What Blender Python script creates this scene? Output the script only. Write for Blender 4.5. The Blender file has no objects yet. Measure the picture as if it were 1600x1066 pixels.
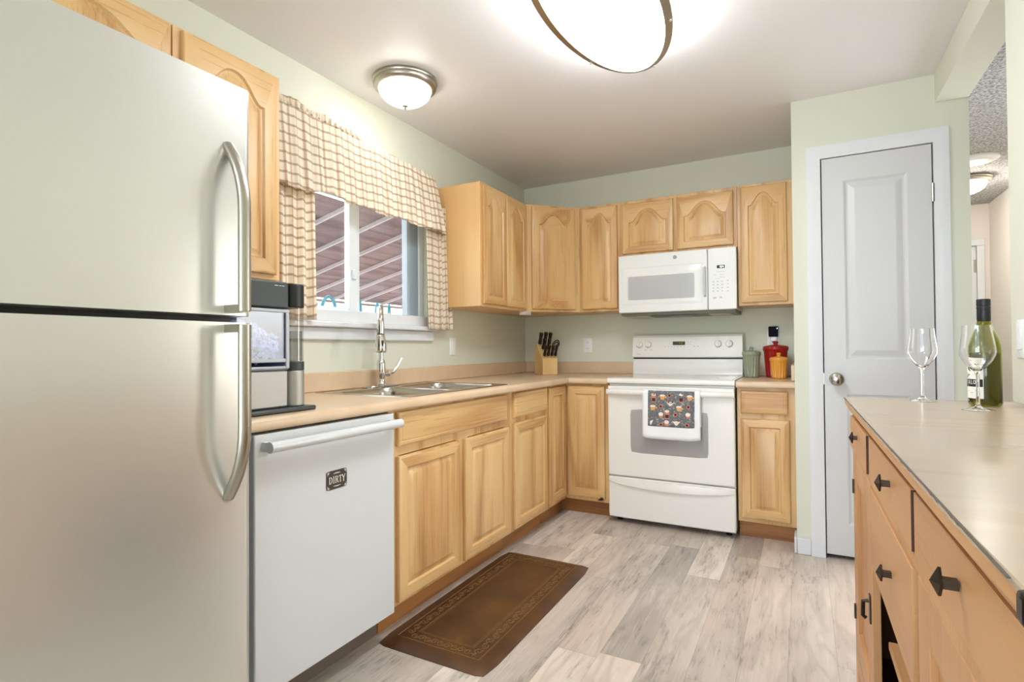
import bpy, bmesh, math, random
from mathutils import Vector, Matrix
random.seed(7)
S = bpy.context.scene
C = S.collection
PI = math.pi

# ------------------------------------------------------------------ camera, world, lights, exposure
YAW, PITCH, ROLL = 0.49223, 0.0138, -0.0076
CAM = Vector((2.03697, -4.03145, 1.11232))
fw = Vector((-math.sin(YAW)*math.cos(PITCH), math.cos(YAW)*math.cos(PITCH), math.sin(PITCH)))
rt = Vector((math.cos(YAW), math.sin(YAW), 0)); up = rt.cross(fw)
r2 = rt*math.cos(ROLL) + up*math.sin(ROLL); u2 = up*math.cos(ROLL) - rt*math.sin(ROLL)
cd = bpy.data.cameras.new('camera'); cam = bpy.data.objects.new('camera', cd); C.objects.link(cam)
cam.matrix_world = Matrix(((r2.x, u2.x, -fw.x, CAM.x), (r2.y, u2.y, -fw.y, CAM.y), (r2.z, u2.z, -fw.z, CAM.z), (0, 0, 0, 1)))
cd.sensor_width = 36; cd.lens = 848.309/1600*36; cd.clip_start = 0.02; cd.clip_end = 200
S.camera = cam
S.view_settings.view_transform = 'Standard'; S.view_settings.look = 'None'
S.view_settings.gamma = 1; S.view_settings.use_curve_mapping = False
S.view_settings.exposure = 0.70

w = bpy.data.worlds.new('sky'); S.world = w; w.use_nodes = True
wn = w.node_tree; wn.nodes.clear()
wo = wn.nodes.new('ShaderNodeOutputWorld'); wb = wn.nodes.new('ShaderNodeBackground'); ws = wn.nodes.new('ShaderNodeTexSky')
ws.sky_type = 'NISHITA'; ws.sun_disc = False; ws.sun_elevation = math.radians(48); ws.sun_rotation = math.radians(60)
ws.air_density = 1.0; ws.dust_density = 2.5
wb.inputs['Strength'].default_value = 0.5
wn.links.new(ws.outputs[0], wb.inputs[0]); wn.links.new(wb.outputs[0], wo.inputs[0])

def area_light(name, loc, rot, sx, sy, power, col=(1, 1, 1)):
    l = bpy.data.lights.new(name, 'AREA'); l.shape = 'RECTANGLE'; l.size = sx; l.size_y = sy; l.energy = power; l.color = col
    o = bpy.data.objects.new(name, l); C.objects.link(o); o.location = loc; o.rotation_euler = rot
    return o
# fill lights at added, unseen openings; daylight at the kitchen window comes last
area_light('rear_window_fill', (1.45, -6.50, 1.35), (math.radians(90), 0, 0), 2.2, 2.1, 9, (0.84, 0.93, 1.0))  # added frontal fill, set outside the added rear window
area_light('rear_upward_fill', (1.45, -6.75, 0.75), (math.radians(138), 0, 0), 2.2, 1.2, 55, (0.86, 0.94, 1.0))  # added uplight that brightens the ceiling from the rear
area_light('hall_door_fill', (3.74, -0.50, 1.2), (0, math.radians(90), 0), 1.8, 0.9, 18, (0.9, 0.96, 1.0))  # added side fill for the left wall, shone in through the hall opening
area_light('kitchen_window_daylight', (-0.5, -1.9, 1.75), (0, math.radians(-90), 0), 0.9, 1.1, 8, (0.95, 0.98, 1.0))

# ------------------------------------------------------------------ helpers
def srgb(r, g, b):
    f = lambda c: (c/255/12.92) if c/255 <= 0.04045 else ((c/255+0.055)/1.055)**2.4
    return (f(r), f(g), f(b), 1)

def sharpen(bm, ang=0.6):
    for f in bm.faces: f.smooth = True
    for e in bm.edges:
        if len(e.link_faces) == 2 and e.calc_face_angle(0) > ang: e.smooth = False

def rootloc(p):
    while p.parent: p = p.parent
    return Vector(p.location)

def obj(name, bm, m, parent=None, bevel=0.0, seg=2, flat=False, ang=0.6, loc=None, norm=True):
    """link a bmesh given in world coordinates as ONE mesh object"""
    o_loc = rootloc(parent) if parent else Vector(loc or (0, 0, 0))
    if norm: bmesh.ops.recalc_face_normals(bm, faces=bm.faces)
    for v in bm.verts: v.co -= o_loc
    if not flat: sharpen(bm, ang)
    me = bpy.data.meshes.new(name); bm.to_mesh(me); bm.free()
    for mm in (m if isinstance(m, (list, tuple)) else [m]): me.materials.append(mm)
    o = bpy.data.objects.new(name, me); C.objects.link(o)
    if parent: o.parent = parent
    else: o.location = o_loc
    if bevel > 0:
        b = o.modifiers.new('bevel', 'BEVEL'); b.width = bevel; b.segments = seg; b.limit_method = 'ANGLE'; b.angle_limit = math.radians(40)
        b.harden_normals = False
    return o

def tag(o, label=None, cat=None, group=None, kind=None):
    if label: o['label'] = label
    if cat: o['category'] = cat
    if group: o['group'] = group
    if kind: o['kind'] = kind
    return o

def thing(name, label, cat, loc=(0, 0, 0), group=None):
    o = bpy.data.objects.new(name, None); o.empty_display_size = 0.05; C.objects.link(o); o.location = loc
    return tag(o, label, cat, group)

def struct(name, bm, m, bevel=0.0, parent=None):
    o = obj(name, bm, m, parent, bevel)
    if not parent: o['kind'] = 'structure'
    return o

def dup(root, loc, label, group=None):
    r = root.copy(); C.objects.link(r); r.location = loc; r['label'] = label
    for ch in list(root.children):
        c = ch.copy(); C.objects.link(c); c.parent = r
        for g in list(ch.children):
            d = g.copy(); C.objects.link(d); d.parent = c
    return r

def B(*boxes):
    bm = bmesh.new()
    for b in boxes: box(bm, *b)
    return bm

def box(bm, x0, x1, y0, y1, z0, z1, mi=0):
    vs = [bm.verts.new((x, y, z)) for z in (z0, z1) for (x, y) in ((x0, y0), (x1, y0), (x1, y1), (x0, y1))]
    for q in ((3, 2, 1, 0), (4, 5, 6, 7), (0, 1, 5, 4), (1, 2, 6, 5), (2, 3, 7, 6), (3, 0, 4, 7)):
        f = bm.faces.new([vs[i] for i in q]); f.material_index = mi
    return bm

def obox(bm, o, U, V, W, mi=0):
    """oriented box: origin corner and three edge vectors"""
    o = Vector(o); U = Vector(U); V = Vector(V); W = Vector(W)
    vs = [bm.verts.new(o + a*U + b*V + c*W) for c in (0, 1) for (a, b) in ((0, 0), (1, 0), (1, 1), (0, 1))]
    for q in ((3, 2, 1, 0), (4, 5, 6, 7), (0, 1, 5, 4), (1, 2, 6, 5), (2, 3, 7, 6), (3, 0, 4, 7)):
        f = bm.faces.new([vs[i] for i in q]); f.material_index = mi
    return bm

def loft(bm, loops, cap0=False, cap1=False, closed=True, mi=0):
    vl = [[bm.verts.new(p) for p in L] for L in loops]
    n = len(vl[0])
    for a, b in zip(vl[:-1], vl[1:]):
        for i in range(n if closed else n-1):
            j = (i+1) % n
            try:
                f = bm.faces.new((a[i], a[j], b[j], b[i])); f.material_index = mi
            except ValueError: pass
    if cap0: bm.faces.new(list(reversed(vl[0]))).material_index = mi
    if cap1: bm.faces.new(vl[-1]).material_index = mi
    return vl

def tube(bm, path, r, n=12, caps=True, closed=False, mi=0, flat=1.0, side=None):
    """swept tube; r is a number or a list; flat squashes it along 'side'"""
    P = [Vector(p) for p in path]; m = len(P); R = r if isinstance(r, (list, tuple)) else [r]*m
    loops = []; prev = None
    for i, p in enumerate(P):
        if closed: t = (P[(i+1) % m] - P[i-1]).normalized()
        else: t = ((P[i+1] if i < m-1 else p) - (P[i-1] if i > 0 else p)).normalized()
        if side is not None:
            a = Vector(side); a = (a - t*a.dot(t)).normalized()
        elif prev is None:
            a = t.orthogonal().normalized()
        else:
            a = (prev - t*prev.dot(t)).normalized()
        prev = a; b = t.cross(a)
        loops.append([p + a*math.cos(2*PI*k/n)*R[i]*flat + b*math.sin(2*PI*k/n)*R[i] for k in range(n)])
    if closed:
        loops.append(loops[0])
        loft(bm, loops, mi=mi); bmesh.ops.remove_doubles(bm, verts=bm.verts, dist=1e-6)
    else: loft(bm, loops, caps, caps, mi=mi)
    return bm

def lathe(bm, c, prof, n=32, mi=0, sx=1.0, sy=1.0):
    cx, cy, cz = c
    loops = [[(cx + r*sx*math.cos(2*PI*k/n), cy + r*sy*math.sin(2*PI*k/n), cz + z) for k in range(n)] for r, z in prof]
    loft(bm, loops, prof[0][0] > 1e-5, prof[-1][0] > 1e-5, mi=mi)
    bmesh.ops.remove_doubles(bm, verts=bm.verts, dist=1e-6)
    return bm

def prism(bm, poly, axis, a, b, mi=0):
    """extrude a 2D polygon along an axis: poly given in the two other axes in xyz order"""
    def P(q, t):
        return (t, q[0], q[1]) if axis == 'x' else ((q[0], t, q[1]) if axis == 'y' else (q[0], q[1], t))
    loft(bm, [[P(q, a) for q in poly], [P(q, b) for q in poly]], True, True, mi=mi)
    return bm

def arc(c, r, a0, a1, n, U=(1, 0, 0), V=(0, 0, 1)):
    c = Vector(c); U = Vector(U); V = Vector(V)
    return [c + U*r*math.cos(a0+(a1-a0)*i/n) + V*r*math.sin(a0+(a1-a0)*i/n) for i in range(n+1)]

def rect_loop(x0, x1, y0, y1, n=10):
    L = []
    for (a, b) in (((x0, y0), (x1, y0)), ((x1, y0), (x1, y1)), ((x1, y1), (x0, y1)), ((x0, y1), (x0, y0))):
        for i in range(n): t = i/n; L.append((a[0]+(b[0]-a[0])*t, a[1]+(b[1]-a[1])*t))
    return L

def rrect_loop(x0, x1, y0, y1, r, n=10):
    out = []
    for x, y in rect_loop(x0, x1, y0, y1, n):
        qx = min(max(x, x0+r), x1-r); qy = min(max(y, y0+r), y1-r); d = Vector((x-qx, y-qy))
        if d.length < 1e-9: out.append((x, y)); continue
        d = d.normalized()*r; out.append((qx+d.x, qy+d.y))
    return out

# ------------------------------------------------------------------ materials
def mat(name, col, rough=0.5, metal=0.0, spec=0.5, **kw):
    m = bpy.data.materials.new(name); m.use_nodes = True
    p = m.node_tree.nodes['Principled BSDF']
    p.inputs['Base Color'].default_value = col; p.inputs['Roughness'].default_value = rough
    p.inputs['Metallic'].default_value = metal; p.inputs['Specular IOR Level'].default_value = spec
    for k, v in kw.items(): p.inputs[k.replace('_', ' ')].default_value = v
    return m

class N:
    """tiny node-graph builder"""
    def __init__(s, m): s.t = m.node_tree; s.p = s.t.nodes['Principled BSDF']
    def n(s, typ, **kw):
        x = s.t.nodes.new(typ)
        for k, v in kw.items(): setattr(x, k, v)
        return x
    def l(s, a, b): s.t.links.new(a, b)
    def math(s, op, a, b=None, clamp=False):
        x = s.n('ShaderNodeMath', operation=op, use_clamp=clamp)
        for i, v in enumerate((a, b)):
            if v is None: continue
            if isinstance(v, (int, float)): x.inputs[i].default_value = v
            else: s.l(v, x.inputs[i])
        return x.outputs[0]
    def coord(s, scale, rand=True, kind='Object'):
        tc = s.n('ShaderNodeTexCoord'); src = tc.outputs[kind]
        if rand:
            oi = s.n('ShaderNodeObjectInfo'); mu = s.math('MULTIPLY', oi.outputs['Random'], 37.0)
            va = s.n('ShaderNodeVectorMath', operation='ADD'); s.l(src, va.inputs[0]); s.l(mu, va.inputs[1]); src = va.outputs[0]
        mp = s.n('ShaderNodeMapping'); mp.inputs['Scale'].default_value = scale; s.l(src, mp.inputs[0])
        return mp.outputs[0]
    def noise(s, vec, scale=1.0, detail=3.0, rough=0.5, dist=0.0):
        x = s.n('ShaderNodeTexNoise'); x.inputs['Scale'].default_value = scale; x.inputs['Detail'].default_value = detail
        x.inputs['Roughness'].default_value = rough; x.inputs['Distortion'].default_value = dist; s.l(vec, x.inputs['Vector'])
        return x.outputs['Fac']
    def ramp(s, fac, stops):
        x = s.n('ShaderNodeValToRGB'); s.l(fac, x.inputs[0]); e = x.color_ramp.elements
        while len(e) < len(stops): e.new(0.5)
        for i, (p, c) in enumerate(stops): e[i].position = p; e[i].color = c
        return x.outputs[0]
    def mix(s, fac, a, b, mode='MIX'):
        x = s.n('ShaderNodeMix', data_type='RGBA', blend_type=mode)
        if isinstance(fac, (int, float)): x.inputs[0].default_value = fac
        else: s.l(fac, x.inputs[0])
        for i, v in ((6, a), (7, b)):
            if isinstance(v, tuple): x.inputs[i].default_value = v
            else: s.l(v, x.inputs[i])
        return x.outputs[2]
    def bump(s, h, strength=0.2, dist=0.002):
        x = s.n('ShaderNodeBump'); x.inputs['Strength'].default_value = strength; x.inputs['Distance'].default_value = dist
        s.l(h, x.inputs['Height']); s.l(x.outputs[0], s.p.inputs['Normal'])
    def base(s, c): s.l(c, s.p.inputs['Base Color'])

def wood(name, axis, light, mid, dark, rough=0.34, ring=30.0, k=1.0, contrast=0.85):
    """procedural timber with cathedral grain along one axis"""
    m = mat(name, mid, rough); g = N(m)
    i = 'xyz'.index(axis)
    def sc(across, along): v = [across]*3; v[i] = along; return tuple(x*k for x in v)
    n1 = g.noise(g.coord(sc(3.4, 0.42)), 1.0, 2.0, 0.45, 0.25)
    s = g.math('MULTIPLY', n1, ring); s = g.math('SINE', s); s = g.math('MULTIPLY_ADD', s, 0.5); s.node.inputs[2].default_value = 0.5
    s = g.math('POWER', s, 2.2)
    n2 = g.noise(g.coord(sc(115, 3.2)), 1.0, 3.0, 0.6)
    n3 = g.noise(g.coord(sc(7, 0.8)), 1.0, 2.0)
    c = g.ramp(n3, [(0.3, light), (0.7, mid)])
    a = g.math('MULTIPLY', s, n2); a = g.math('MULTIPLY', a, contrast*1.5, True)
    c = g.mix(a, c, dark)
    p2 = g.math('GREATER_THAN', n2, 0.62); p2 = g.math('MULTIPLY', p2, 0.26*contrast/0.55)
    c = g.mix(p2, c, dark)
    g.base(c); g.bump(n2, 0.06, 0.001)
    return m

OL, OM, OD = srgb(226, 188, 133), srgb(215, 171, 112), srgb(180, 126, 70)
OAKZ = wood('honey oak upright grain', 'z', OL, OM, OD)
OAKX = wood('honey oak lengthways grain', 'x', OL, OM, OD)
OAKY = wood('honey oak crossways grain', 'y', OL, OM, OD)
OAKSIDE = wood('honey oak veneer side', 'z', srgb(228, 188, 132), srgb(222, 178, 120), srgb(198, 148, 90), 0.38, 14, 1.0, 0.25)
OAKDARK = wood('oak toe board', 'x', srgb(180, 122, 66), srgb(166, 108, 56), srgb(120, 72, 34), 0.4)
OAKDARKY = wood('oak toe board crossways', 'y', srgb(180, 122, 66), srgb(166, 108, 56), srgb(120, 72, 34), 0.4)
SBL, SBM, SBD = srgb(210, 160, 110), srgb(198, 146, 97), srgb(156, 104, 60)
SIDEZ = wood('sideboard timber upright', 'z', SBL, SBM, SBD, 0.4, 14, 0.8, 0.3)
SIDEY = wood('sideboard timber lengthways', 'y', SBL, SBM, SBD, 0.4, 14, 0.8, 0.3)
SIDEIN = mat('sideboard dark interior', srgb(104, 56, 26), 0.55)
GROOVE = mat('shadow line', srgb(70, 34, 18), 0.8)

def painted(name, col, rough=0.55, bump=0.08, scale=140.0):
    m = mat(name, col, rough); g = N(m)
    g.bump(g.noise(g.coord((scale,)*3, False), 1.0, 3.0), bump, 0.002)
    return m
WALL = painted('sage green wall paint', srgb(220, 221, 203), 0.6)
CEIL = painted('warm white ceiling paint', srgb(236, 233, 231), 0.42, 0.12, 60)
WHITE = painted('white trim paint', srgb(226, 227, 229), 0.35, 0.02)
DOORW = painted('white door paint', srgb(212, 212, 212), 0.36, 0.03)
HALLW = painted('cream hall paint', srgb(230, 220, 212), 0.6)
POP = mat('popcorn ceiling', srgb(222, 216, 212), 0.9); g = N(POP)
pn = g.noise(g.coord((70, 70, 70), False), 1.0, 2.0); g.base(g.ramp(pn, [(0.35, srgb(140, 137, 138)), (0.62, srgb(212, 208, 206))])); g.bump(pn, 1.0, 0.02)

def plank_floor():
    m = mat('greige vinyl planks', srgb(190, 175, 160), 0.34); g = N(m)
    tc = g.n('ShaderNodeTexCoord'); sp = g.n('ShaderNodeSeparateXYZ'); g.l(tc.outputs['Object'], sp.inputs[0])
    W, L = 0.152, 1.22
    X, Y = sp.outputs[0], sp.outputs[1]
    fx = g.math('DIVIDE', X, W); ix = g.math('FLOOR', fx)
    wn1 = g.n('ShaderNodeTexWhiteNoise', noise_dimensions='1D'); g.l(ix, wn1.inputs['W'])
    yo = g.math('MULTIPLY', wn1.outputs['Value'], 7.31); fy = g.math('ADD', g.math('DIVIDE', Y, L), yo); iy = g.math('FLOOR', fy)
    cb = g.n('ShaderNodeCombineXYZ'); g.l(ix, cb.inputs[0]); g.l(iy, cb.inputs[1])
    wn2 = g.n('ShaderNodeTexWhiteNoise', noise_dimensions='2D'); g.l(cb.outputs[0], wn2.inputs['Vector'])
    rnd = wn2.outputs['Value']
    # grain, offset per plank
    off = g.n('ShaderNodeVectorMath', operation='SCALE'); g.l(wn2.outputs['Color'], off.inputs[0]); off.inputs['Scale'].default_value = 31.0
    ad = g.n('ShaderNodeVectorMath', operation='ADD'); g.l(tc.outputs['Object'], ad.inputs[0]); g.l(off.outputs[0], ad.inputs[1])
    def mp(sc):
        q = g.n('ShaderNodeMapping'); q.inputs['Scale'].default_value = sc; g.l(ad.outputs[0], q.inputs[0]); return q.outputs[0]
    big = g.noise(mp((5.5, 0.9, 1)), 1.0, 3.0, 0.55, 0.3)
    ring = g.math('SINE', g.math('MULTIPLY', big, 46.0)); ring = g.math('POWER', g.math('MULTIPLY', g.math('ADD', ring, 1.0), 0.5), 3.0)
    fine = g.noise(mp((110, 4.0, 1)), 1.0, 4.0, 0.65)
    speck = g.noise(mp((70, 9.0, 1)), 1.0, 4.0, 0.7)
    smudge = g.noise(mp((7.0, 1.7, 1)), 1.0, 4.0, 0.6, 0.4)
    warm = g.noise(mp((3.0, 0.8, 1)), 1.0, 2.0)
    c = g.ramp(rnd, [(0.0, srgb(164, 154, 144)), (0.2, srgb(186, 175, 163)), (0.5, srgb(200, 187, 173)), (0.72, srgb(190, 177, 164)), (0.84, srgb(220, 207, 192)), (1.0, srgb(229, 217, 202))])
    c = g.mix(g.math('MULTIPLY', g.ramp(warm, [(0.48, (0, 0, 0, 1)), (0.72, (1, 1, 1, 1))]), 0.45), c, srgb(196, 172, 150))
    c = g.mix(g.math('MULTIPLY', g.ramp(smudge, [(0.46, (0, 0, 0, 1)), (0.74, (1, 1, 1, 1))]), 0.55), c, srgb(146, 137, 128))
    c = g.mix(g.math('MULTIPLY', g.ramp(smudge, [(0.22, (1, 1, 1, 1)), (0.42, (0, 0, 0, 1))]), 0.5), c, srgb(230, 218, 204))
    c = g.mix(g.math('MULTIPLY', g.math('MULTIPLY', ring, fine), 0.5), c, srgb(136, 122, 109))
    dk = g.ramp(g.math('MULTIPLY', speck, g.math('ADD', smudge, 0.4)), [(0.50, (0, 0, 0, 1)), (0.72, (1, 1, 1, 1))])
    c = g.mix(g.math('MULTIPLY', dk, 0.75), c, srgb(104, 96, 88))
    lt = g.ramp(fine, [(0.52, (0, 0, 0, 1)), (0.8, (1, 1, 1, 1))]); c = g.mix(g.math('MULTIPLY', lt, 0.4), c, srgb(228, 217, 204))
    # seams
    def seam(f, wd):
        fr = g.math('FRACT', f); d = g.math('MINIMUM', fr, g.math('SUBTRACT', 1.0, fr)); return g.math('LESS_THAN', d, wd)
    sm = g.math('MAXIMUM', seam(fx, 0.006), seam(fy, 0.0009))
    c = g.mix(g.math('MULTIPLY', sm, 0.4), c, srgb(110, 98, 86))
    g.base(c); g.bump(fine, 0.08, 0.002)
    return m
FLOOR = plank_floor()

def laminate():
    m = mat('beige speckled laminate', srgb(224, 194, 166), 0.3); g = N(m)
    a = g.noise(g.coord((420,)*3, False), 1.0, 2.0); b = g.noise(g.coord((9,)*3, False), 1.0, 3.0)
    c = g.ramp(b, [(0.35, srgb(214, 184, 150)), (0.65, srgb(221, 194, 161))])
    c = g.mix(g.math('MULTIPLY', g.ramp(a, [(0.5, (0, 0, 0, 1)), (0.7, (1, 1, 1, 1))]), 0.4), c, srgb(206, 170, 138))
    g.base(c); return m
LAM = laminate()

def brushed(name, col, rough, axis_scale, amt=0.08, aniso=0.0, cvar=0.35):
    m = mat(name, col, rough, 1.0); g = N(m)
    n = g.noise(g.coord(axis_scale), 1.0, 4.0, 0.6)
    r = g.math('MULTIPLY_ADD', n, amt); r.node.inputs[2].default_value = rough-amt/2; g.l(r, g.p.inputs['Roughness'])
    c = g.mix(g.math('MULTIPLY', n, cvar), col, tuple(x*0.82 for x in col[:3])+(1,)); g.base(c)
    g.p.inputs['Anisotropic'].default_value = aniso
    return m
STEEL = brushed('brushed stainless door', srgb(213, 211, 204), 0.29, (2, 2, 70), 0.0, 0.0, 0.12); STEEL.node_tree.nodes['Principled BSDF'].inputs['Metallic'].default_value = 0.66
STEELB = brushed('brushed stainless', srgb(178, 177, 172), 0.5, (180, 180, 4), 0.05, 0.0, 0.1)
SINKST = brushed('sink stainless', srgb(196, 190, 180), 0.24, (4, 180, 4), 0.1)
NICKEL = mat('brushed nickel', srgb(176, 170, 158), 0.32, 1.0)
CHROME = mat('polished chrome', srgb(226, 226, 224), 0.07, 1.0)
APPW = mat('white appliance enamel', srgb(214, 215, 215), 0.22)
APPW2 = mat('off white range enamel', srgb(236, 232, 224), 0.2)
APPGREY = mat('pale grey glass', srgb(186, 186, 186), 0.12)
MIDGREY = mat('mid grey print', srgb(150, 150, 150), 0.5)
BLACK = mat('black plastic', srgb(20, 20, 21), 0.4)
BLACKGLOSS = mat('glossy black', srgb(10, 12, 20), 0.06)
DGREY = mat('charcoal plastic', srgb(52, 58, 56), 0.42)
BRONZE = mat('dark bronze metal', srgb(70, 60, 52), 0.36, 0.85)
HANDLEBLK = mat('black knife handle', srgb(24, 20, 19), 0.35)
BIRCH = wood('pale birch block', 'z', srgb(238, 202, 142), srgb(230, 190, 126), srgb(206, 160, 96), 0.4, 12, 1.0, 0.25)
LABELW = mat('white paper label', srgb(240, 238, 230), 0.7)
INK = mat('black ink', srgb(30, 28, 26), 0.6)
PLATEW = mat('white plastic plate', srgb(242, 243, 240), 0.35)
VINYL = mat('white vinyl frame', srgb(232, 238, 240), 0.35)

def emit(name, col, strength, base=(0.9, 0.9, 0.9, 1)):
    m = mat(name, base, 0.4); p = m.node_tree.nodes['Principled BSDF']
    p.inputs['Emission Color'].default_value = col; p.inputs['Emission Strength'].default_value = strength
    return m
def pane_mat(name, tint=(1, 1, 1, 1), gloss=0.06):
    m = bpy.data.materials.new(name); m.use_nodes = True; t = m.node_tree; t.nodes.clear()
    o = t.nodes.new('ShaderNodeOutputMaterial'); a = t.nodes.new('ShaderNodeBsdfTransparent'); b = t.nodes.new('ShaderNodeBsdfGlossy'); x = t.nodes.new('ShaderNodeMixShader')
    a.inputs[0].default_value = tint; b.inputs['Roughness'].default_value = 0.02; x.inputs[0].default_value = gloss
    t.links.new(a.outputs[0], x.inputs[1]); t.links.new(b.outputs[0], x.inputs[2]); t.links.new(x.outputs[0], o.inputs[0])
    return m
PANE = pane_mat('window glass')
SMOKE = pane_mat('smoky clear plastic', (0.72, 0.77, 0.90, 1), 0.06)
CLEARP = pane_mat('clear plastic', (0.90, 0.88, 0.86, 1), 0.08)
GLASS = mat('clear drinking glass', (1, 1, 1, 1), 0.0, Transmission_Weight=1.0, IOR=1.45)
GREENGL = mat('olive bottle glass', srgb(188, 190, 74), 0.02, Transmission_Weight=1.0, IOR=1.45)
WINE = mat('white wine', srgb(150, 142, 44), 0.0, Transmission_Weight=1.0, IOR=1.34)

def plaid():
    m = mat('tan plaid cotton', srgb(246, 234, 210), 0.85); g = N(m)
    uv = g.n('ShaderNodeUVMap'); sp = g.n('ShaderNodeSeparateXYZ'); g.l(uv.outputs[0], sp.inputs[0])
    def band(f, w0):
        fr = g.math('FRACT', f); d = g.math('ABSOLUTE', g.math('SUBTRACT', fr, 0.5))
        mr = g.n('ShaderNodeMapRange'); mr.interpolation_type = 'SMOOTHSTEP'; g.l(d, mr.inputs[0])
        mr.inputs[1].default_value = w0*0.5+0.05; mr.inputs[2].default_value = w0*0.5-0.05; mr.inputs[3].default_value = 0; mr.inputs[4].default_value = 1
        return mr.outputs[0]
    u = g.math('DIVIDE', sp.outputs[0], 0.043); v = g.math('DIVIDE', sp.outputs[1], 0.043)
    wv = g.noise(g.coord((900, 900, 900), False), 1.0, 1.0)
    cream = g.mix(g.math('MULTIPLY', wv, 0.4), srgb(250, 240, 222), srgb(238, 222, 196))
    c = g.mix(g.math('MULTIPLY', band(u, 0.24), 0.5), cream, srgb(190, 142, 96))
    c = g.mix(g.math('MULTIPLY', band(v, 0.24), 0.6), c, srgb(160, 122, 82))
    g.base(c); g.bump(wv, 0.2, 0.001)
    t = g.t; tr = g.n('ShaderNodeBsdfTranslucent'); g.l(c, tr.inputs[0]); mx = g.n('ShaderNodeMixShader'); mx.inputs[0].default_value = 0.28
    g.l(g.p.outputs[0], mx.inputs[1]); g.l(tr.outputs[0], mx.inputs[2]); g.l(mx.outputs[0], t.nodes['Material Output'].inputs[0])
    return m
PLAID = plaid()

def matmat():
    m = mat('dark brown moulded mat', srgb(78, 48, 24), 0.36); g = N(m)
    n = g.noise(g.coord((5,)*3, False), 1.0, 4.0, 0.6); f = g.noise(g.coord((160,)*3, False), 1.0, 2.0)
    g.base(g.ramp(n, [(0.35, srgb(64, 38, 20)), (0.6, srgb(86, 54, 27)), (0.78, srgb(112, 70, 30))])); g.bump(f, 0.15, 0.002)
    return m
MAT = matmat()
MATLINE = mat('worn gold relief', srgb(116, 80, 40), 0.42)

def topmat():
    m = mat('taupe polished top', srgb(186, 166, 140), 0.3); g = N(m)
    n = g.noise(g.coord((3, 22, 3), False), 1.0, 5.0, 0.6); b = g.noise(g.coord((2.5,)*3, False), 1.0, 3.0)
    c = g.ramp(b, [(0.35, srgb(190, 168, 142)), (0.7, srgb(178, 160, 142))])
    c = g.mix(g.math('MULTIPLY', g.ramp(n, [(0.5, (0, 0, 0, 1)), (0.7, (1, 1, 1, 1))]), 0.25), c, srgb(164, 140, 112))
    g.base(c); r = g.math('MULTIPLY_ADD', b, 0.12); r.node.inputs[2].default_value = 0.2; g.l(r, g.p.inputs['Roughness'])
    return m
TOPM = topmat()

# ------------------------------------------------------------------ the setting
CH = 2.441   # ceiling height
XR = 2.62    # right wall plane
YP = -0.72   # pantry wall plane
YB = -6.3    # rear wall
struct('floor', B((-0.0, 2.75, YB-0.1, 0.0, -0.05, 0.0)), FLOOR)
struct('floor', B((2.751, 3.60, YB, 2.60, -0.05, 0.0)), FLOOR)
struct('ceiling', B((-0.12, 2.749, YB-0.1, 0.12, CH, CH+0.08)), CEIL)
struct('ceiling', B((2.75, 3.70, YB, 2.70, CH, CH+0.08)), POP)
# window wall on the left, with an opening
WY0, WY1, WZ0, WZ1 = -2.47, -1.33, 1.25, 2.02
struct('wall_left', B((-0.12, 0, YB-0.1, WY0, -0.05, CH), (-0.12, 0, WY1, 0.12, -0.05, CH), (-0.12, 0, WY0, WY1, -0.05, WZ0), (-0.12, 0, WY0, WY1, WZ1, CH)), WALL)
struct('wall_back', B((0, 1.994, 0, 0.12, 0, CH)), WALL)
# pantry closet walls: the front carries a doorway
DX0, DX1, DZ = 2.128, 2.609, 2.108
struct('wall_pantry', B((1.994, DX0, YP, YP+0.11, 0, CH), (DX1, 2.75, YP, YP+0.11, 0, CH), (DX0, DX1, YP, YP+0.11, DZ, CH),
                        (1.994, 2.10, YP+0.11, 0.12, 0, CH), (2.65, 2.75, YP+0.11, 2.55, 0, CH), (2.10, 2.65, 0.0, 0.12, 0, CH)), WALL)
struct('wall_right', B((XR, 2.75, YB, -1.765, 0, CH)), WALL)
struct('trim_1', B((XR, 2.75, -1.765, YP, 2.30, CH)), WALL)     # header over the opening to the hall
struct('wall_rear', B((-0.12, 0.3, YB-0.1, YB, 0, CH), (2.6, 2.749, YB-0.1, YB, 0, CH), (0.3, 2.6, YB-0.1, YB, 2.38, CH), (0.3, 2.6, YB-0.1, YB, 0, 0.25)), WALL)
# hall beyond the opening
struct('wall_hall', B((3.59, 3.70, YB, -1.0, 0, CH), (3.59, 3.70, 0.0, 2.70, 0, CH), (3.59, 3.70, -1.0, 0.0, 2.12, CH), (3.59, 3.70, -1.0, 0.0, 0, 0.05)), HALLW)
d3 = struct('added_door', B((3.60, 3.64, -0.999, -0.90, 0.051, 2.119), (3.60, 3.64, -0.10, -0.001, 0.051, 2.119), (3.60, 3.64, -0.90, -0.10, 0.051, 0.25), (3.60, 3.64, -0.90, -0.10, 2.03, 2.119)), WHITE, 0.003)  # glazed door added out of view to let the hall fill light in
obj('added_door_glass', B((3.618, 3.622, -0.90, -0.10, 0.25, 2.03)), PANE, d3)
struct('wall_hall', B((2.751, 3.40-0.62, 2.56, 2.70, 0, CH), (3.50, 3.59, 2.56, 2.70, 0, CH), (3.40-0.62, 3.50, 2.56, 2.70, 2.06, CH)), HALLW)
d2 = struct('door_2', B((2.785, 3.495, 2.58, 2.62, 0.01, 2.05)), WHITE, 0.003)
obj('door_hinge', B((3.474, 3.490, 2.568, 2.58, 1.80, 1.92)), NICKEL, d2)
struct('trim_2', B((3.492, 3.548, 2.54, 2.559, 0, 2.05), (2.752, 3.548, 2.54, 2.559, 2.05, 2.11)), WHITE, 0.004)
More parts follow.
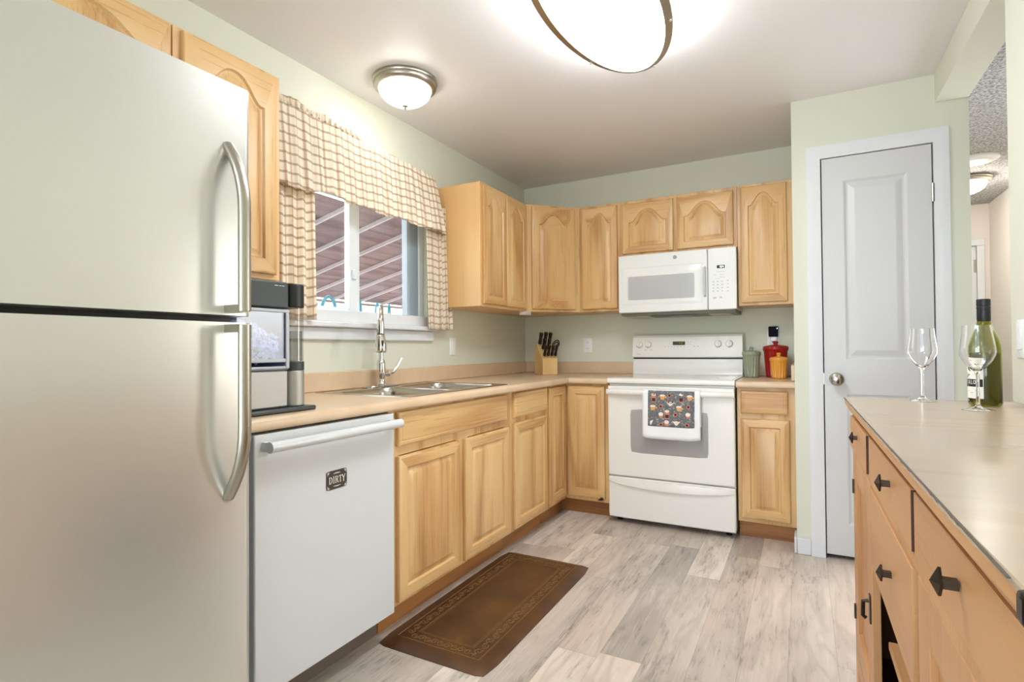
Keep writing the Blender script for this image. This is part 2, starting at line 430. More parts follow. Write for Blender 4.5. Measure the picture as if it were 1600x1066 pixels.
# window added behind the camera, unseen, as an opening for the fill lights
def added_window_frame(name, xa, xb, z0, z1, y):
    wd = tag(obj(name, B((xa, xa+0.06, y-0.05, y+0.02, z0, z1), (xb-0.06, xb, y-0.05, y+0.02, z0, z1), (xa+0.06, xb-0.06, y-0.05, y+0.02, z1-0.06, z1),
             (xa+0.06, xb-0.06, y-0.05, y+0.02, z0, z0+0.06), ((xa+xb)/2-0.04, (xa+xb)/2+0.04, y-0.05, y+0.02, z0+0.06, z1-0.06)), VINYL, None, 0.004), kind='structure')
    obj('window_glass', B((xa+0.06, xb-0.06, y-0.02, y-0.015, z0+0.06, z1-0.06)), PANE, wd)
added_window_frame('added_window', 0.305, 2.595, 0.255, 2.375, YB-0.03)

# door into the pantry: moulded two panel slab
def moulded(bm, O, U, Nv, w, h, panels, t=0.02):
    """door skin with sunk and raised rectangular panels; O lower left, U along the width, Nv outwards"""
    O = Vector(O); U = Vector(U); Nv = Vector(Nv); Z = Vector((0, 0, 1))
    P = lambda u, v, n: O + U*u + Z*v + Nv*n
    us = sorted({0, w} | {p[0] for p in panels} | {p[1] for p in panels}); vs = sorted({0, h} | {p[2] for p in panels} | {p[3] for p in panels})
    for a, b in zip(us[:-1], us[1:]):
        for c, d in zip(vs[:-1], vs[1:]):
            if any(abs(a-p[0]) < 1e-6 and abs(c-p[2]) < 1e-6 for p in panels): continue
            bm.faces.new([bm.verts.new(P(*q, 0)) for q in ((a, c), (b, c), (b, d), (a, d))])
    for (a, b, c, d) in panels:
        L = [[P(u, v, n) for (u, v) in ((a+i, c+i), (b-i, c+i), (b-i, d-i), (a+i, d-i))] for i, n in ((0, 0), (0.012, -0.009), (0.020, -0.009), (0.045, -0.001), (0.05, 0.0))]
        loft(bm, L, False, True)
    q = [P(0, 0, 0), P(w, 0, 0), P(w, h, 0), P(0, h, 0)]; e = [p - Nv*(2*t) for p in q]
    loft(bm, [q, e], False, True)
    bmesh.ops.remove_doubles(bm, verts=bm.verts, dist=1e-5)
    return bm
dr = obj('door_1', moulded(bmesh.new(), (2.134, YP+0.0, 0.022), (1, 0, 0), (0, -1, 0), 0.469, 2.08, [(0.098, 0.370, 1.02, 1.955), (0.098, 0.370, 0.16, 0.84)]), DOORW, flat=True)
tag(dr, kind='structure')
kb = bmesh.new()
kp = [(0.028, 0), (0.028, 0.006), (0.012, 0.012), (0.011, 0.03), (0.022, 0.038), (0.028, 0.052), (0.024, 0.064), (0.012, 0.070), (0, 0.071)]
lathe(kb, (0, 0, 0), [(r_*1.22, z_) for r_, z_ in kp], 28)
bmesh.ops.rotate(kb, verts=kb.verts, cent=(0, 0, 0), matrix=Matrix.Rotation(PI/2, 3, 'X')); bmesh.ops.translate(kb, verts=kb.verts, vec=(2.188, YP, 0.94))
obj('door_knob', kb, mat('satin nickel knob', srgb(180, 172, 160), 0.18, 1.0), dr)
for hz in (1.86, 0.24): obj('door_hinge', tube(bmesh.new(), [(2.606, YP-0.008, hz-0.045), (2.606, YP-0.008, hz+0.045)], 0.007, 10), NICKEL, dr)
obj('strike_plate', B((2.128, 2.134, YP-0.003, YP+0.02, 0.91, 0.97)), NICKEL, dr)
def casing_bm(x0, x1, xi0, xi1, zt, zi, y, t):
    bm = bmesh.new()
    prof = [(0, 0), (0, t*0.55), (0.012, t*0.6), (0.03, t*0.85), (0.05, t), (0.066, t), (0.066, 0)]
    # mitred loop: left leg, head, right leg
    wL = xi0-x0
    def st(px, pz, dx, dz): return [(px + dx*(q[0]/0.066), y - q[1], pz + dz*(q[0]/0.066)) for q in prof]
    loft(bm, [st(xi0, 0, -wL, 0), st(xi0, zi, -wL, zt-zi), st(xi1, zi, x1-xi1, zt-zi), st(xi1, 0, x1-xi1, 0)], True, True)
    return bm
struct('trim_3', casing_bm(2.062, 2.670, 2.128, 2.609, 2.172, 2.106, YP-0.0005, 0.018), WHITE)
struct('trim_4', B((2.110, 2.1275, YP+0.002, YP+0.1, 0, 2.106), (2.6095, 2.627, YP+0.002, YP+0.1, 0, 2.106), (2.11, 2.627, YP+0.002, YP+0.1, 2.1065, 2.125)), WHITE)
struct('baseboard_back', B((1.9945, 2.0615, YP-0.013, YP-0.0005, 0, 0.085), (1.981, 1.9935, YP-0.013, -0.59, 0, 0.085)), WHITE, 0.004)
struct('baseboard_right', B((2.6055, 2.6195, -6.2, -3.62, 0, 0.085)), WHITE, 0.004)

# kitchen window: vinyl slider in the left wall
wf = tag(obj('window_1', B((-0.09, -0.03, WY0+0.001, WY0+0.06, WZ0+0.001, WZ1-0.001), (-0.09, -0.03, WY1-0.045, WY1-0.001, WZ0+0.001, WZ1-0.001),
        (-0.09, -0.03, WY0+0.06, WY1-0.045, WZ0+0.001, 1.315), (-0.09, -0.03, WY0+0.06, WY1-0.045, 1.93, WZ1-0.001)), VINYL, None, 0.003), kind='structure')
obj('sash', B((-0.075, -0.035, -1.945, -1.895, 1.315, 1.93), (-0.085, -0.05, -1.895, -1.86, 1.315, 1.93)), VINYL, wf, 0.003)
obj('sash', B((-0.08, -0.04, -1.475, -1.45, 1.315, 1.93)), mat('grey sash channel', srgb(168, 180, 186), 0.4), wf, 0.002)
obj('sash', B((-0.082, -0.038, -1.45, -1.375, 1.315, 1.93), ), mat('blue grey jamb', srgb(150, 166, 174), 0.45), wf, 0.002)
obj('sash', B((-0.08, -0.045, WY0+0.06, WY0+0.1, 1.315, 1.93), (-0.08, -0.045, WY0+0.1, -1.945, 1.89, 1.93), (-0.08, -0.045, -1.86, -1.475, 1.90, 1.93), (-0.08, -0.045, WY0+0.1, -1.945, 1.315, 1.33)), VINYL, wf, 0.002)
lk = bmesh.new(); lathe(lk, (-0.033, -1.92, 1.50), [(0.0, -0.02), (0.014, -0.018), (0.018, 0), (0.014, 0.03), (0, 0.034)], 16); obj('window_latch', lk, VINYL, wf)
obj('window_glass', B((-0.066, -0.062, WY0+0.1, -1.945, 1.33, 1.89)), PANE, wf)
obj('window_glass', B((-0.068, -0.064, -1.86, -1.475, 1.315, 1.90)), PANE, wf)
struct('trim_5', B((-0.03, 0.05, WY0-0.05, WY1+0.05, 1.222, 1.2495), ), WHITE, 0.006)
struct('trim_6', B((0.0005, 0.02, WY0-0.03, WY1+0.035, 1.16, 1.2215)), WHITE, 0.006)
struct('trim_7', B((-0.028, -0.001, WY0+0.002, WY1-0.002, 1.251, 1.31)), WHITE, 0.004)

# ------------------------------------------------------------------ outside: patio cover, ground, ledge with hoops
struct('ground', B((-14, -0.121, -14, 14, -0.4, -0.3)), mat('pale patio concrete', srgb(206, 200, 190), 0.9))
BOARD = wood('mauve brown stained boards', 'y', srgb(178, 150, 145), srgb(162, 134, 129), srgb(120, 96, 92), 0.7)
pr = thing('patio_cover', 'brown board patio roof on pale rafters sloping away outside the kitchen window', 'patio roof', (-2.2, 0, -0.3))
def rz(x): return 2.62 + 0.24*x
bm = bmesh.new(); prism(bm, [(-0.16, rz(-0.16)), (-3.45, rz(-3.45)), (-3.45, rz(-3.45)+0.05), (-0.16, rz(-0.16)+0.05)], 'y', -5.0, 4.5)
obj('roof_boards', bm, BOARD, pr)
PALE = mat('pale pink painted timber', srgb(250, 240, 234), 0.7)
for k in range(12):
    y = -2.13 + 0.47*k; bm = bmesh.new()
    prism(bm, [(-0.18, rz(-0.18)-0.035), (-3.44, rz(-3.44)-0.035), (-3.44, rz(-3.44)-0.001), (-0.18, rz(-0.18)-0.001)], 'y', y-0.011, y+0.011)
    obj('rafter', bm, PALE, pr)
obj('beam', B((-3.43, -3.39, -5.0, 4.5, rz(-3.43)-0.06, rz(-3.43)-0.036)), BOARD, pr)
for y in (-4.6, 4.2): obj('post', B((-3.46, -3.36, y-0.055, y+0.055, -0.3, rz(-3.43)-0.061)), BOARD, pr)
tag(obj('window_ledge', B((-0.30, -0.122, -2.45, -1.25, 1.285, 1.30), (-0.16, -0.122, -2.4, -2.36, 1.16, 1.285), (-0.16, -0.122, -1.44, -1.40, 1.16, 1.285)), WHITE, loc=(-0.13, -1.9, 1.2)), 'narrow white ledge fixed outside below the kitchen window', 'ledge')
TEAL = mat('teal plastic', srgb(66, 150, 170), 0.4)
def hoop(y, wd, ht, r, label):
    bm = bmesh.new(); x = -0.22; z = 1.30
    tube(bm, [(x, y - wd/2*math.cos(PI*t/14), z+ht*math.sin(PI*t/14)) for t in range(0, 15)], r, 8)
    tag(obj('garden_hoop', bm, TEAL, loc=(x, y, z)), label, 'hoop', 'teal hoops outside the window')
hoop(-2.03, 0.075, 0.09, 0.007, 'small teal hoop on the white outside ledge at the left end of the left pane')
hoop(-1.915, 0.105, 0.10, 0.009, 'wide teal hoop on the white outside ledge in the middle of the left pane')
hoop(-1.69, 0.035, 0.10, 0.008, 'narrow teal hoop on the white outside ledge just right of the middle window post')
hoop(-1.535, 0.036, 0.09, 0.005, 'narrow teal hoop on the white outside ledge seen behind the top of the faucet')
hoop(-1.43, 0.018, 0.09, 0.005, 'slim teal hoop on the white outside ledge nearest the right window jamb')

# ------------------------------------------------------------------ ceiling lights
DIFF = emit('lit white acrylic', (0.89, 0.955, 1.03, 1), 14)
def oval_light(LX, LY, LA, LB, label, DIFF):
    bl = thing('oval_ceiling_light', label, 'ceiling light', (LX, LY, CH))
    def oval(a, b, z, n=64): return [(LX+a*math.cos(2*PI*k/n), LY+b*math.sin(2*PI*k/n), z) for k in range(n)]
    bm = bmesh.new(); loft(bm, [oval(LA+0.01, LB+0.01, CH-0.0005), oval(LA+0.01, LB+0.01, CH-0.02), oval(0.02, 0.3, CH-0.02)], True, True); obj('base_pan', bm, PLATEW, bl)
    bm = bmesh.new(); loft(bm, [oval(LA-0.004, LB-0.004, CH-0.021), oval(LA-0.004, LB-0.004, CH-0.085), oval(LA-0.012, LB-0.012, CH-0.098), oval(LA-0.05, LB-0.06, CH-0.107), oval(0.08, 0.28, CH-0.114), oval(0.02, 0.1, CH-0.115)], False, True)
    obj('diffuser', bm, DIFF, bl)
    bm = bmesh.new(); L = [oval(LA, LB, CH-0.10), oval(LA-0.026, LB-0.024, CH-0.1135), oval(LA-0.026, LB-0.024, CH-0.120), oval(LA+0.004, LB+0.004, CH-0.112), oval(LA+0.004, LB+0.004, CH-0.092)]
    loft(bm, L+[L[0]]); bmesh.ops.remove_doubles(bm, verts=bm.verts, dist=1e-6); obj('ring', bm, NICKEL, bl)
    for a in (0.35, 1.25, 2.45, 3.6, 4.7, 5.6):
        bm = bmesh.new(); bmesh.ops.create_icosphere(bm, subdivisions=2, radius=0.006, matrix=Matrix.Translation((LX+(LA-0.004)*math.cos(a), LY+(LB-0.004)*math.sin(a), CH-0.117))); obj('ring_screw', bm, CHROME, bl)
oval_light(1.421, -2.165, 0.216, 0.50, 'large oval white ceiling light with a flat nickel ring', DIFF)
oval_light(1.05, -4.75, 0.216, 0.50, 'added oval ceiling light, unseen behind the camera, filling the room with light', emit('lit acrylic of added rear lamp', (0.88, 0.955, 1.04, 1), 7.5))  # extra lamp added out of view to brighten the side faces

def dome_light(x, y, r, label, strength, name='dome_ceiling_light'):
    t = thing(name, label, 'ceiling light', (x, y, CH))
    bm = bmesh.new(); lathe(bm, (x, y, CH), [(r*0.9, -0.0005), (r*0.985, -0.004), (r, -0.012), (r*0.985, -0.018), (r*0.96, -0.02), (r*0.965, -0.03), (r*0.93, -0.040), (r*0.86, -0.046), (r*0.80, -0.046), (r*0.80, -0.02)], 48); obj('nickel_pan', bm, NICKEL, t)
    bm = bmesh.new(); d = r*0.52
    lathe(bm, (x, y, CH-0.04), [(r*0.81*math.cos(q*PI/2/12), -d*math.sin(q*PI/2/12)) for q in range(12)]+[(0, -d)], 48); obj('glass_bowl', bm, emit('lit frosted glass', (1.0, 0.97, 0.92, 1), strength), t)
    bm = bmesh.new(); lathe(bm, (x, y, CH-0.04-d), [(0.002, 0.002), (0.014, 0.0005), (0.015, -0.004), (0.006, -0.008), (0.004, -0.012), (0.006, -0.016), (0.0, -0.020)], 16); obj('finial', bm, NICKEL, t)
dome_light(0.318, -1.925, 0.160, 'small round dome ceiling light with nickel rim above the kitchen window', 9.0)
dome_light(3.20, 1.50, 0.165, 'round dome ceiling light with nickel rim out in the hall', 40.0)
bm = bmesh.new(); lathe(bm, (3.14, 0.93, CH), [(0.0, -0.0005), (0.13, -0.0005), (0.13, -0.012), (0.12, -0.02), (0.09, -0.022), (0.085, -0.03), (0.03, -0.032), (0, -0.032)], 36)
tag(obj('ceiling_vent', bm, PLATEW, loc=(3.14, 0.93, CH)), 'round white ceiling vent in the hall nearer than the hall lamp', 'vent')

# ------------------------------------------------------------------ cabinets
def frame_xf(O, U):
    """O lower-left corner of the front, U unit vector to the right as seen from the front; returns a mapper (u, v, n outwards)"""
    O = Vector(O); U = Vector(U).normalized(); Nv = U.cross(Vector((0, 0, 1)))
    return lambda u, v, n: O + U*u + Vector((0, 0, v)) + Nv*n

def panel_door(P, w, h, t=0.019, m=0.055, arch=0.0, flat=False):
    """raised-panel oak door; material slot 1 has the rail grain"""
    bm = bmesh.new(); nb, ns = 28, 8
    def rect(i, n):
        out = []
        out += [(i+(w-2*i)*k/nb, i, n) for k in range(nb)]
        out += [(w-i, i+(h-2*i)*k/ns, n) for k in range(ns)]
        out += [(w-i-(w-2*i)*k/nb, h-i, n) for k in range(nb)]
        out += [(i, h-i-(h-2*i)*k/ns, n) for k in range(ns)]
        return out
    def topz(s):
        if arch <= 0: return 0.0
        a = abs(2*s-1)
        if a > 0.86: return 0.0
        return arch*(0.5+0.5*math.cos(PI*(a/0.86)**1.25))**0.8
    hb = h-m-arch
    def cont(d, n):
        out = []
        x0, x1 = m+d, w-m-d
        out += [(x0+(x1-x0)*k/nb, m+d, n) for k in range(nb)]
        zt = hb-d
        out += [(x1, m+d+(zt-m-d)*k/ns, n) for k in range(ns)]
        out += [(x1-(x1-x0)*k/nb, zt+topz(1-k/nb), n) for k in range(nb)]
        out += [(x0, zt-(zt-m-d)*k/ns, n) for k in range(ns)]
        return out
    bv = 0.006
    if flat:
        Ls = [rect(0, 0), rect(0, t-bv), rect(bv*0.5, t-bv*0.3), rect(bv*1.4, t), rect(0.016, t), rect(0.017, t-0.0012), rect(0.021, t-0.0012), rect(0.022, t)]
    else:
        Ls = [rect(0, 0), rect(0, t-bv), rect(bv*0.4, t-bv*0.3), rect(bv*1.4, t), cont(-0.006, t), cont(-0.004, t-0.003), cont(0, t-0.008), cont(0.004, t-0.008), cont(0.012, t-0.0065), cont(0.022, t-0.002), cont(0.025, t-0.001)]
    W = [[P(*q) for q in L] for L in Ls]
    vl = loft(bm, W, True, False)
    f = bm.faces.new(vl[-1]); bmesh.ops.triangulate(bm, faces=[f])
    if not flat:
        bm.faces.ensure_lookup_table()
        nper = 2*nb+2*ns
        for li in range(3, 6):
            for i in range(nper):
                if i < nb or nb+ns <= i < 2*nb+ns: bm.faces[li*nper+i].material_index = 1
    return bm

def cab_thing(name, label, loc): return thing(name, label, 'cabinet', loc)
def add_door(par, P, w, h, arch=0.0, m=0.055, rail=None, label=None, name='door'):
    o = obj(name, panel_door(P, w, h, 0.019, m, arch), [OAKZ, rail or OAKX], par, ang=0.5)
    if label: o['label'] = label
    return o
def add_drawer(par, P, w, h, m): return obj('drawer_front', panel_door(P, w, h, 0.019, 0.02, 0, True), [m], par, ang=0.5)

UT, UB_ = 2.134, 1.372
UX, UF = 0.001, 0.315        # upper cabinet back and front from the left wall
# facing +x: U runs towards +y
def fx(y0, z0, x): return frame_xf((x, y0, z0), (0, 1, 0))
def fy(x0, z0, y): return frame_xf((x0, y, z0), (1, 0, 0))

# upper, left wall beside the fridge
c = cab_thing('wall_cabinet', 'oak wall cabinet with one arched door left of the plaid curtain, above the ice maker', (0.0, -2.85, UB_))
obj('body', B((UX, UF, -3.048, -2.655, UB_, UT)), OAKSIDE, c, 0.002)
add_door(c, fx(-3.022, 1.39, UF+0.0005), 0.343, 0.735, 0.085, 0.058, OAKY)
# above the fridge
c = cab_thing('wall_cabinet', 'oak wall cabinet over the refrigerator, partly hidden by it', (0.0, -3.5, 1.80))
obj('body', B((UX, UF, -3.96, -3.051, 1.80, UT)), OAKSIDE, c, 0.002)
add_door(c, fx(-3.50, 1.815, UF+0.0005), 0.438, 0.305, 0.07, 0.05, OAKY); add_door(c, fx(-3.945, 1.815, UF+0.0005), 0.438, 0.305, 0.07, 0.05, OAKY)
# left wall, right of the window
c = cab_thing('wall_cabinet', 'oak wall cabinet with two narrow arched doors right of the curtained window', (0.0, -0.92, UB_))
obj('body', B((UX, UF, -1.222, -0.612, UB_, UT)), OAKSIDE, c, 0.002)
add_door(c, fx(-1.200, 1.39, UF+0.0005), 0.288, 0.728, 0.075, 0.05, OAKY); add_door(c, fx(-0.909, 1.39, UF+0.0005), 0.288, 0.728, 0.075, 0.05, OAKY)
# diagonal corner
c = cab_thing('wall_cabinet', 'diagonal oak corner wall cabinet with one wide arched door', (0.3, -0.3, UB_))
bm = bmesh.new(); prism(bm, [(0.001, -0.001), (0.001, -0.611), (0.315, -0.611), (0.611, -0.315), (0.611, -0.001)], 'z', UB_, UT); obj('body', bm, OAKZ, c, 0.0015)
dd = Vector((0.296, 0.296, 0)).normalized(); o0 = Vector((0.315, -0.611, 0)) + dd*0.045 + Vector((0.0004, -0.0004, 1.39))
add_door(c, frame_xf(o0, dd), 0.329, 0.728, 0.07, 0.06, OAKX)
# back wall single
c = cab_thing('wall_cabinet', 'narrow oak wall cabinet with one arched door immediately left of the microwave', (0.76, 0, UB_))
obj('body', B((0.612, 0.914, -UF, -0.001, UB_, UT)), OAKZ, c, 0.0015)
add_door(c, fy(0.632, 1.39, -UF-0.0005), 0.262, 0.728, 0.075, 0.05)
# over the microwave
c = cab_thing('wall_cabinet', 'short oak wall cabinet with two arched doors directly above the microwave', (1.295, 0, 1.746))
obj('body', B((0.915, 1.677, -UF, -0.001, 1.746, UT)), OAKZ, c, 0.0015)
add_door(c, fy(0.935, 1.765, -UF-0.0005), 0.345, 0.345, 0.085, 0.05); add_door(c, fy(1.305, 1.765, -UF-0.0005), 0.35, 0.345, 0.085, 0.05)
# right end
c = cab_thing('wall_cabinet', 'oak wall cabinet with one arched door between microwave and pantry wall', (1.835, 0, UB_))
obj('body', B((1.678, 1.992, -UF, -0.001, UB_, UT)), OAKZ, c, 0.0015)
add_door(c, fy(1.696, 1.39, -UF-0.0005), 0.262, 0.728, 0.075, 0.05)
tag(obj('cabinet_light', B((0.285, 0.345, -0.66, -0.585, 1.345, 1.3715)), mat('pale mauve plastic', srgb(206, 192, 186), 0.5), loc=(0.3, -0.62, 1.345), bevel=0.004), 'small pale plastic light under the corner wall cabinet', 'light')

# base cabinets along the left wall
BX = 0.61
c = cab_thing('base_cabinet', 'wide oak sink cabinet with two doors and a false front, between dishwasher and drawer unit', (0.3, -1.88, 0))
obj('body', B((0.001, BX, -2.398, -2.372, 0.1, 0.875), (0.001, BX, -1.418, -1.402, 0.1, 0.875), (0.001, BX, -2.372, -1.418, 0.1, 0.118), (0.59, BX, -2.335, -1.465, 0.69, 0.725), (0.59, BX, -2.372, -2.335, 0.118, 0.875),
            (0.59, BX, -1.465, -1.418, 0.118, 0.875), (0.59, BX, -1.93, -1.83, 0.118, 0.69), (0.59, BX, -2.335, -1.465, 0.725, 0.875)), OAKZ, c)
obj('false_front', panel_door(fx(-2.352, 0.728, BX+0.0005), 0.892, 0.136, 0.019, 0.02, 0, True), [OAKY], c, ang=0.5)
add_door(c, fx(-2.352, 0.115, BX+0.0005), 0.436, 0.572, 0, 0.055, OAKY)
add_door(c, fx(-1.872, 0.115, BX+0.0005), 0.432, 0.572, 0, 0.055, OAKY)
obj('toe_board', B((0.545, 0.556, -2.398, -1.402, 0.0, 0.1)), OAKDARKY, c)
c = cab_thing('base_cabinet', 'oak base unit of one drawer over one door, between sink cabinet and corner unit', (0.3, -1.16, 0))
obj('body', B((0.001, BX, -1.401, -0.916, 0.1, 0.875)), OAKZ, c, 0.001)
add_drawer(c, fx(-1.376, 0.728, BX+0.0005), 0.436, 0.136, OAKY)
add_door(c, fx(-1.376, 0.115, BX+0.0005), 0.430, 0.582, 0, 0.055, OAKY)
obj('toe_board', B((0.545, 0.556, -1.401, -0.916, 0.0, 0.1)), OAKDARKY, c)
c = cab_thing('base_cabinet', 'oak corner base unit with a folding pair of doors meeting in the inside corner', (0.45, -0.45, 0))
bm = bmesh.new(); prism(bm, [(0.001, -0.001), (0.001, -0.915), (BX, -0.915), (BX, -BX), (0.917, -BX), (0.917, -0.001)], 'z', 0.1, 0.875); obj('body', bm, OAKZ, c, 0.001)
add_door(c, fx(-0.912, 0.125, BX+0.0005), 0.272, 0.735, 0, 0.058, OAKY)
rd = add_door(c, fy(0.632, 0.125, -BX-0.0005), 0.258, 0.735, 0, 0.058, OAKX)
bm = bmesh.new(); tube(bm, [(0.868, -0.631, 0.128), (0.868, -0.645, 0.128)], 0.010, 12); tube(bm, [(0.850, -0.640, 0.122), (0.882, -0.640, 0.128)], 0.005, 8); obj('door_catch', bm, BRONZE, rd)
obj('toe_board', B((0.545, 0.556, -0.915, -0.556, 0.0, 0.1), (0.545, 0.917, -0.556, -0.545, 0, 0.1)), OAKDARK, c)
# right of the range
c = cab_thing('base_cabinet', 'narrow oak base unit of drawer over door between white range and pantry wall', (1.84, -0.3, 0))
obj('body', B((1.692, 1.9925, -BX, -0.001, 0.1, 0.875)), OAKZ, c, 0.001)
add_drawer(c, fy(1.712, 0.728, -BX-0.0005), 0.246, 0.13, OAKX)
add_door(c, fy(1.712, 0.125, -BX-0.0005), 0.252, 0.572, 0, 0.052, OAKX)
obj('toe_board', B((1.692, 1.9925, -0.556, -0.545, 0.0, 0.1)), OAKDARK, c)

# worktops
def nose(t0=0.876, t1=0.914, d0=0.59, d1=0.655):
    r = 0.016; p = [(d0, t0), (d1-r*0.6, t0)]
    p += [(d1-r*0.6+r*0.6*math.sin(a), t0+r*0.6-r*0.6*math.cos(a)) for a in (0.5, 1.0, PI/2)]
    p += [(d1-r+r*math.cos(a), t1-r+r*math.sin(a)) for a in (0, 0.4, 0.8, 1.2, PI/2)]
    return p + [(d0, t1)]
ct = thing('countertop', 'long beige L-shaped laminate countertop with upstand running under the window into the corner', 'countertop', (0.3, -1.5, 0.876))
bm = B((0.001, 0.59, -3.10, -2.245, 0.876, 0.914), (0.001, 0.59, -1.425, -0.001, 0.876, 0.914), (0.001, 0.085, -2.245, -1.425, 0.876, 0.914), (0.585, 0.59, -2.245, -1.425, 0.876, 0.914), (0.59, 0.918, -0.59, -0.001, 0.876, 0.914))
prism(bm, nose(), 'y', -3.10, -0.655)
prism(bm, [(-a, z) for a, z in nose()], 'x', 0.655, 0.918)
box(bm, 0.59, 0.655, -0.655, -0.59, 0.876, 0.914)
obj('slab', bm, LAM, ct)
obj('upstand', B((0.001, 0.022, -3.10, -0.022, 0.9142, 1.005), (0.001, 0.918, -0.022, -0.001, 0.9142, 1.005)), LAM, ct, 0.004)
ct = thing('countertop', 'short beige laminate countertop carrying the canisters right of the range', 'countertop', (1.84, -0.3, 0.876))
bm = B((1.690, 1.9785, -0.59, -0.001, 0.876, 0.914)); prism(bm, [(-a, z) for a, z in nose()], 'x', 1.690, 1.9925); obj('slab', bm, LAM, ct)
obj('upstand', B((1.690, 1.9935, -0.022, -0.001, 0.9142, 1.005), (1.974, 1.9935, -0.56, -0.022, 0.9142, 1.005)), LAM, ct, 0.004)

# sink and faucet
sk = thing('kitchen_sink', 'stainless steel double bowl sink set in the worktop under the window', 'sink', (0.33, -1.835, 0.914))
def sink_cell(bm, cx0, cx1, cy0, cy1, bx0, bx1, by0, by1, zt=0.9175):
    L = []
    R = lambda i, z, r: [(x, y, z) for x, y in rrect_loop(bx0+i, bx1-i, by0+i, by1-i, r, 12)]
    L.append([(x, y, zt-0.002) for x, y in rect_loop(cx0, cx1, cy0, cy1, 12)])
    L.append(R(-0.004, zt, 0.064)); L.append(R(0, zt-0.004, 0.06)); L.append(R(0.006, zt-0.03, 0.058)); L.append(R(0.014, zt-0.15, 0.055)); L.append(R(0.03, zt-0.172, 0.05)); L.append(R(0.06, zt-0.178, 0.04))
    L.append([((bx0+bx1)/2+0.04*math.cos(a), (by0+by1)/2+0.04*math.sin(a), zt-0.18) for a in [math.atan2(y-(by0+by1)/2, x-(bx0+bx1)/2) for x, y in rect_loop(bx0, bx1, by0, by1, 12)]])
    loft(bm, L, False, True)
bm = bmesh.new()
sink_cell(bm, 0.055, 0.602, -2.258, -1.835, 0.145, 0.565, -2.225, -1.860); sink_cell(bm, 0.055, 0.602, -1.835, -1.412, 0.145, 0.565, -1.810, -1.445)
bmesh.ops.remove_doubles(bm, verts=bm.verts, dist=1e-5)
o = obj('basin', bm, SINKST, sk, ang=1.0)
bm = bmesh.new(); L = [[(x, y, z) for x, y in rrect_loop(0.055-i, 0.602+i, -2.258-i, -1.412+i, 0.02, 12)] for i, z in ((-0.004, 0.9165), (0.0, 0.9175), (0.005, 0.9162), (0.007, 0.9143))]
loft(bm, L); obj('rim', bm, SINKST, sk)
for y in (-2.0425, -1.6275):
    bm = bmesh.new(); lathe(bm, (0.355, y, 0.738), [(0.042, 0.0), (0.042, 0.003), (0.03, 0.004), (0.026, 0.001), (0, 0.001)], 24); obj('drain', bm, NICKEL, sk)

fa = thing('kitchen_faucet', 'tall chrome pull-down faucet standing behind the sink', 'faucet', (0.085, -1.846, 0.9165))
fxx, fyy = 0.085, -1.846; D = Vector((0.66, -0.75, 0)).normalized()
bm = bmesh.new(); L = [[(x, y, z) for x, y in rrect_loop(fxx-0.028+i, fxx+0.028-i, fyy-0.125+i, fyy+0.125-i, 0.024-i, 8)] for i, z in ((0, 0.9178), (0, 0.922), (0.004, 0.925))]
loft(bm, L, True, True); obj('deck_plate', bm, CHROME, fa)
bm = bmesh.new(); lathe(bm, (fxx, fyy, 0.925), [(0.027, 0), (0.027, 0.008), (0.021, 0.016), (0.018, 0.03), (0.021, 0.045), (0.023, 0.07), (0.023, 0.11), (0.0195, 0.128), (0.013, 0.136), (0.0125, 0.2)], 28); obj('body', bm, CHROME, fa)
c0 = Vector((fxx, fyy, 0))
R_ = 0.098; z0 = 1.225
path = [c0 + Vector((0, 0, 1.10)), c0+Vector((0, 0, z0))] + [c0 + D*(R_ - R_*math.cos(a)) + Vector((0, 0, z0 + R_*math.sin(a))) for a in [PI*k/16 for k in range(1, 17)]]
bm = bmesh.new(); tube(bm, path, 0.0138, 16); obj('spout', bm, CHROME, fa)
e = c0 + D*2*R_
bm = bmesh.new(); lathe(bm, (e.x, e.y, 1.100), [(0.0, 0.004), (0.022, 0.003), (0.0265, 0.0), (0.029, 0.006), (0.027, 0.03), (0.021, 0.075), (0.0185, 0.085)], 28)
hd = obj('spray_head', bm, CHROME, fa)
bm = bmesh.new(); lathe(bm, (e.x, e.y, 1.185), [(0.0185, 0), (0.0175, 0.001), (0.0175, 0.004), (0.0185, 0.005)], 24); obj('collar', bm, DGREY, hd)
bm = bmesh.new(); lathe(bm, (e.x, e.y, 1.19), [(0.0185, 0), (0.0172, 0.045), (0.0155, 0.072), (0.0145, 0.075)], 24); obj('hose_sleeve', bm, CHROME, hd)
bm = bmesh.new(); bb = e + D*0.0225 + Vector((0.006, 0.007, 1.142)); tube(bm, [bb+Vector((0, 0, -0.014)), bb+Vector((0, 0, 0.014))], [0.006, 0.006], 10); obj('spray_button', bm, DGREY, hd)
bm = bmesh.new(); lathe(bm, (e.x, e.y, 1.0988), [(0.024, 0.001), (0.024, -0.001), (0.0, -0.001)], 24); obj('nozzle', bm, DGREY, hd)
bm = bmesh.new(); tube(bm, [(fxx, fyy+0.015, 0.985), (fxx, fyy+0.05, 0.985)], [0.018, 0.016], 18); tube(bm, [(fxx, fyy+0.05, 0.985), (fxx, fyy+0.062, 0.985)], [0.019, 0.014], 18)
tube(bm, [(fxx, fyy+0.055, 0.985), (fxx+0.005, fyy+0.085, 0.990), (fxx+0.012, fyy+0.115, 1.02), (fxx+0.015, fyy+0.145, 1.062)], [0.009, 0.0085, 0.008, 0.009], 12); obj('lever_handle', bm, CHROME, fa)

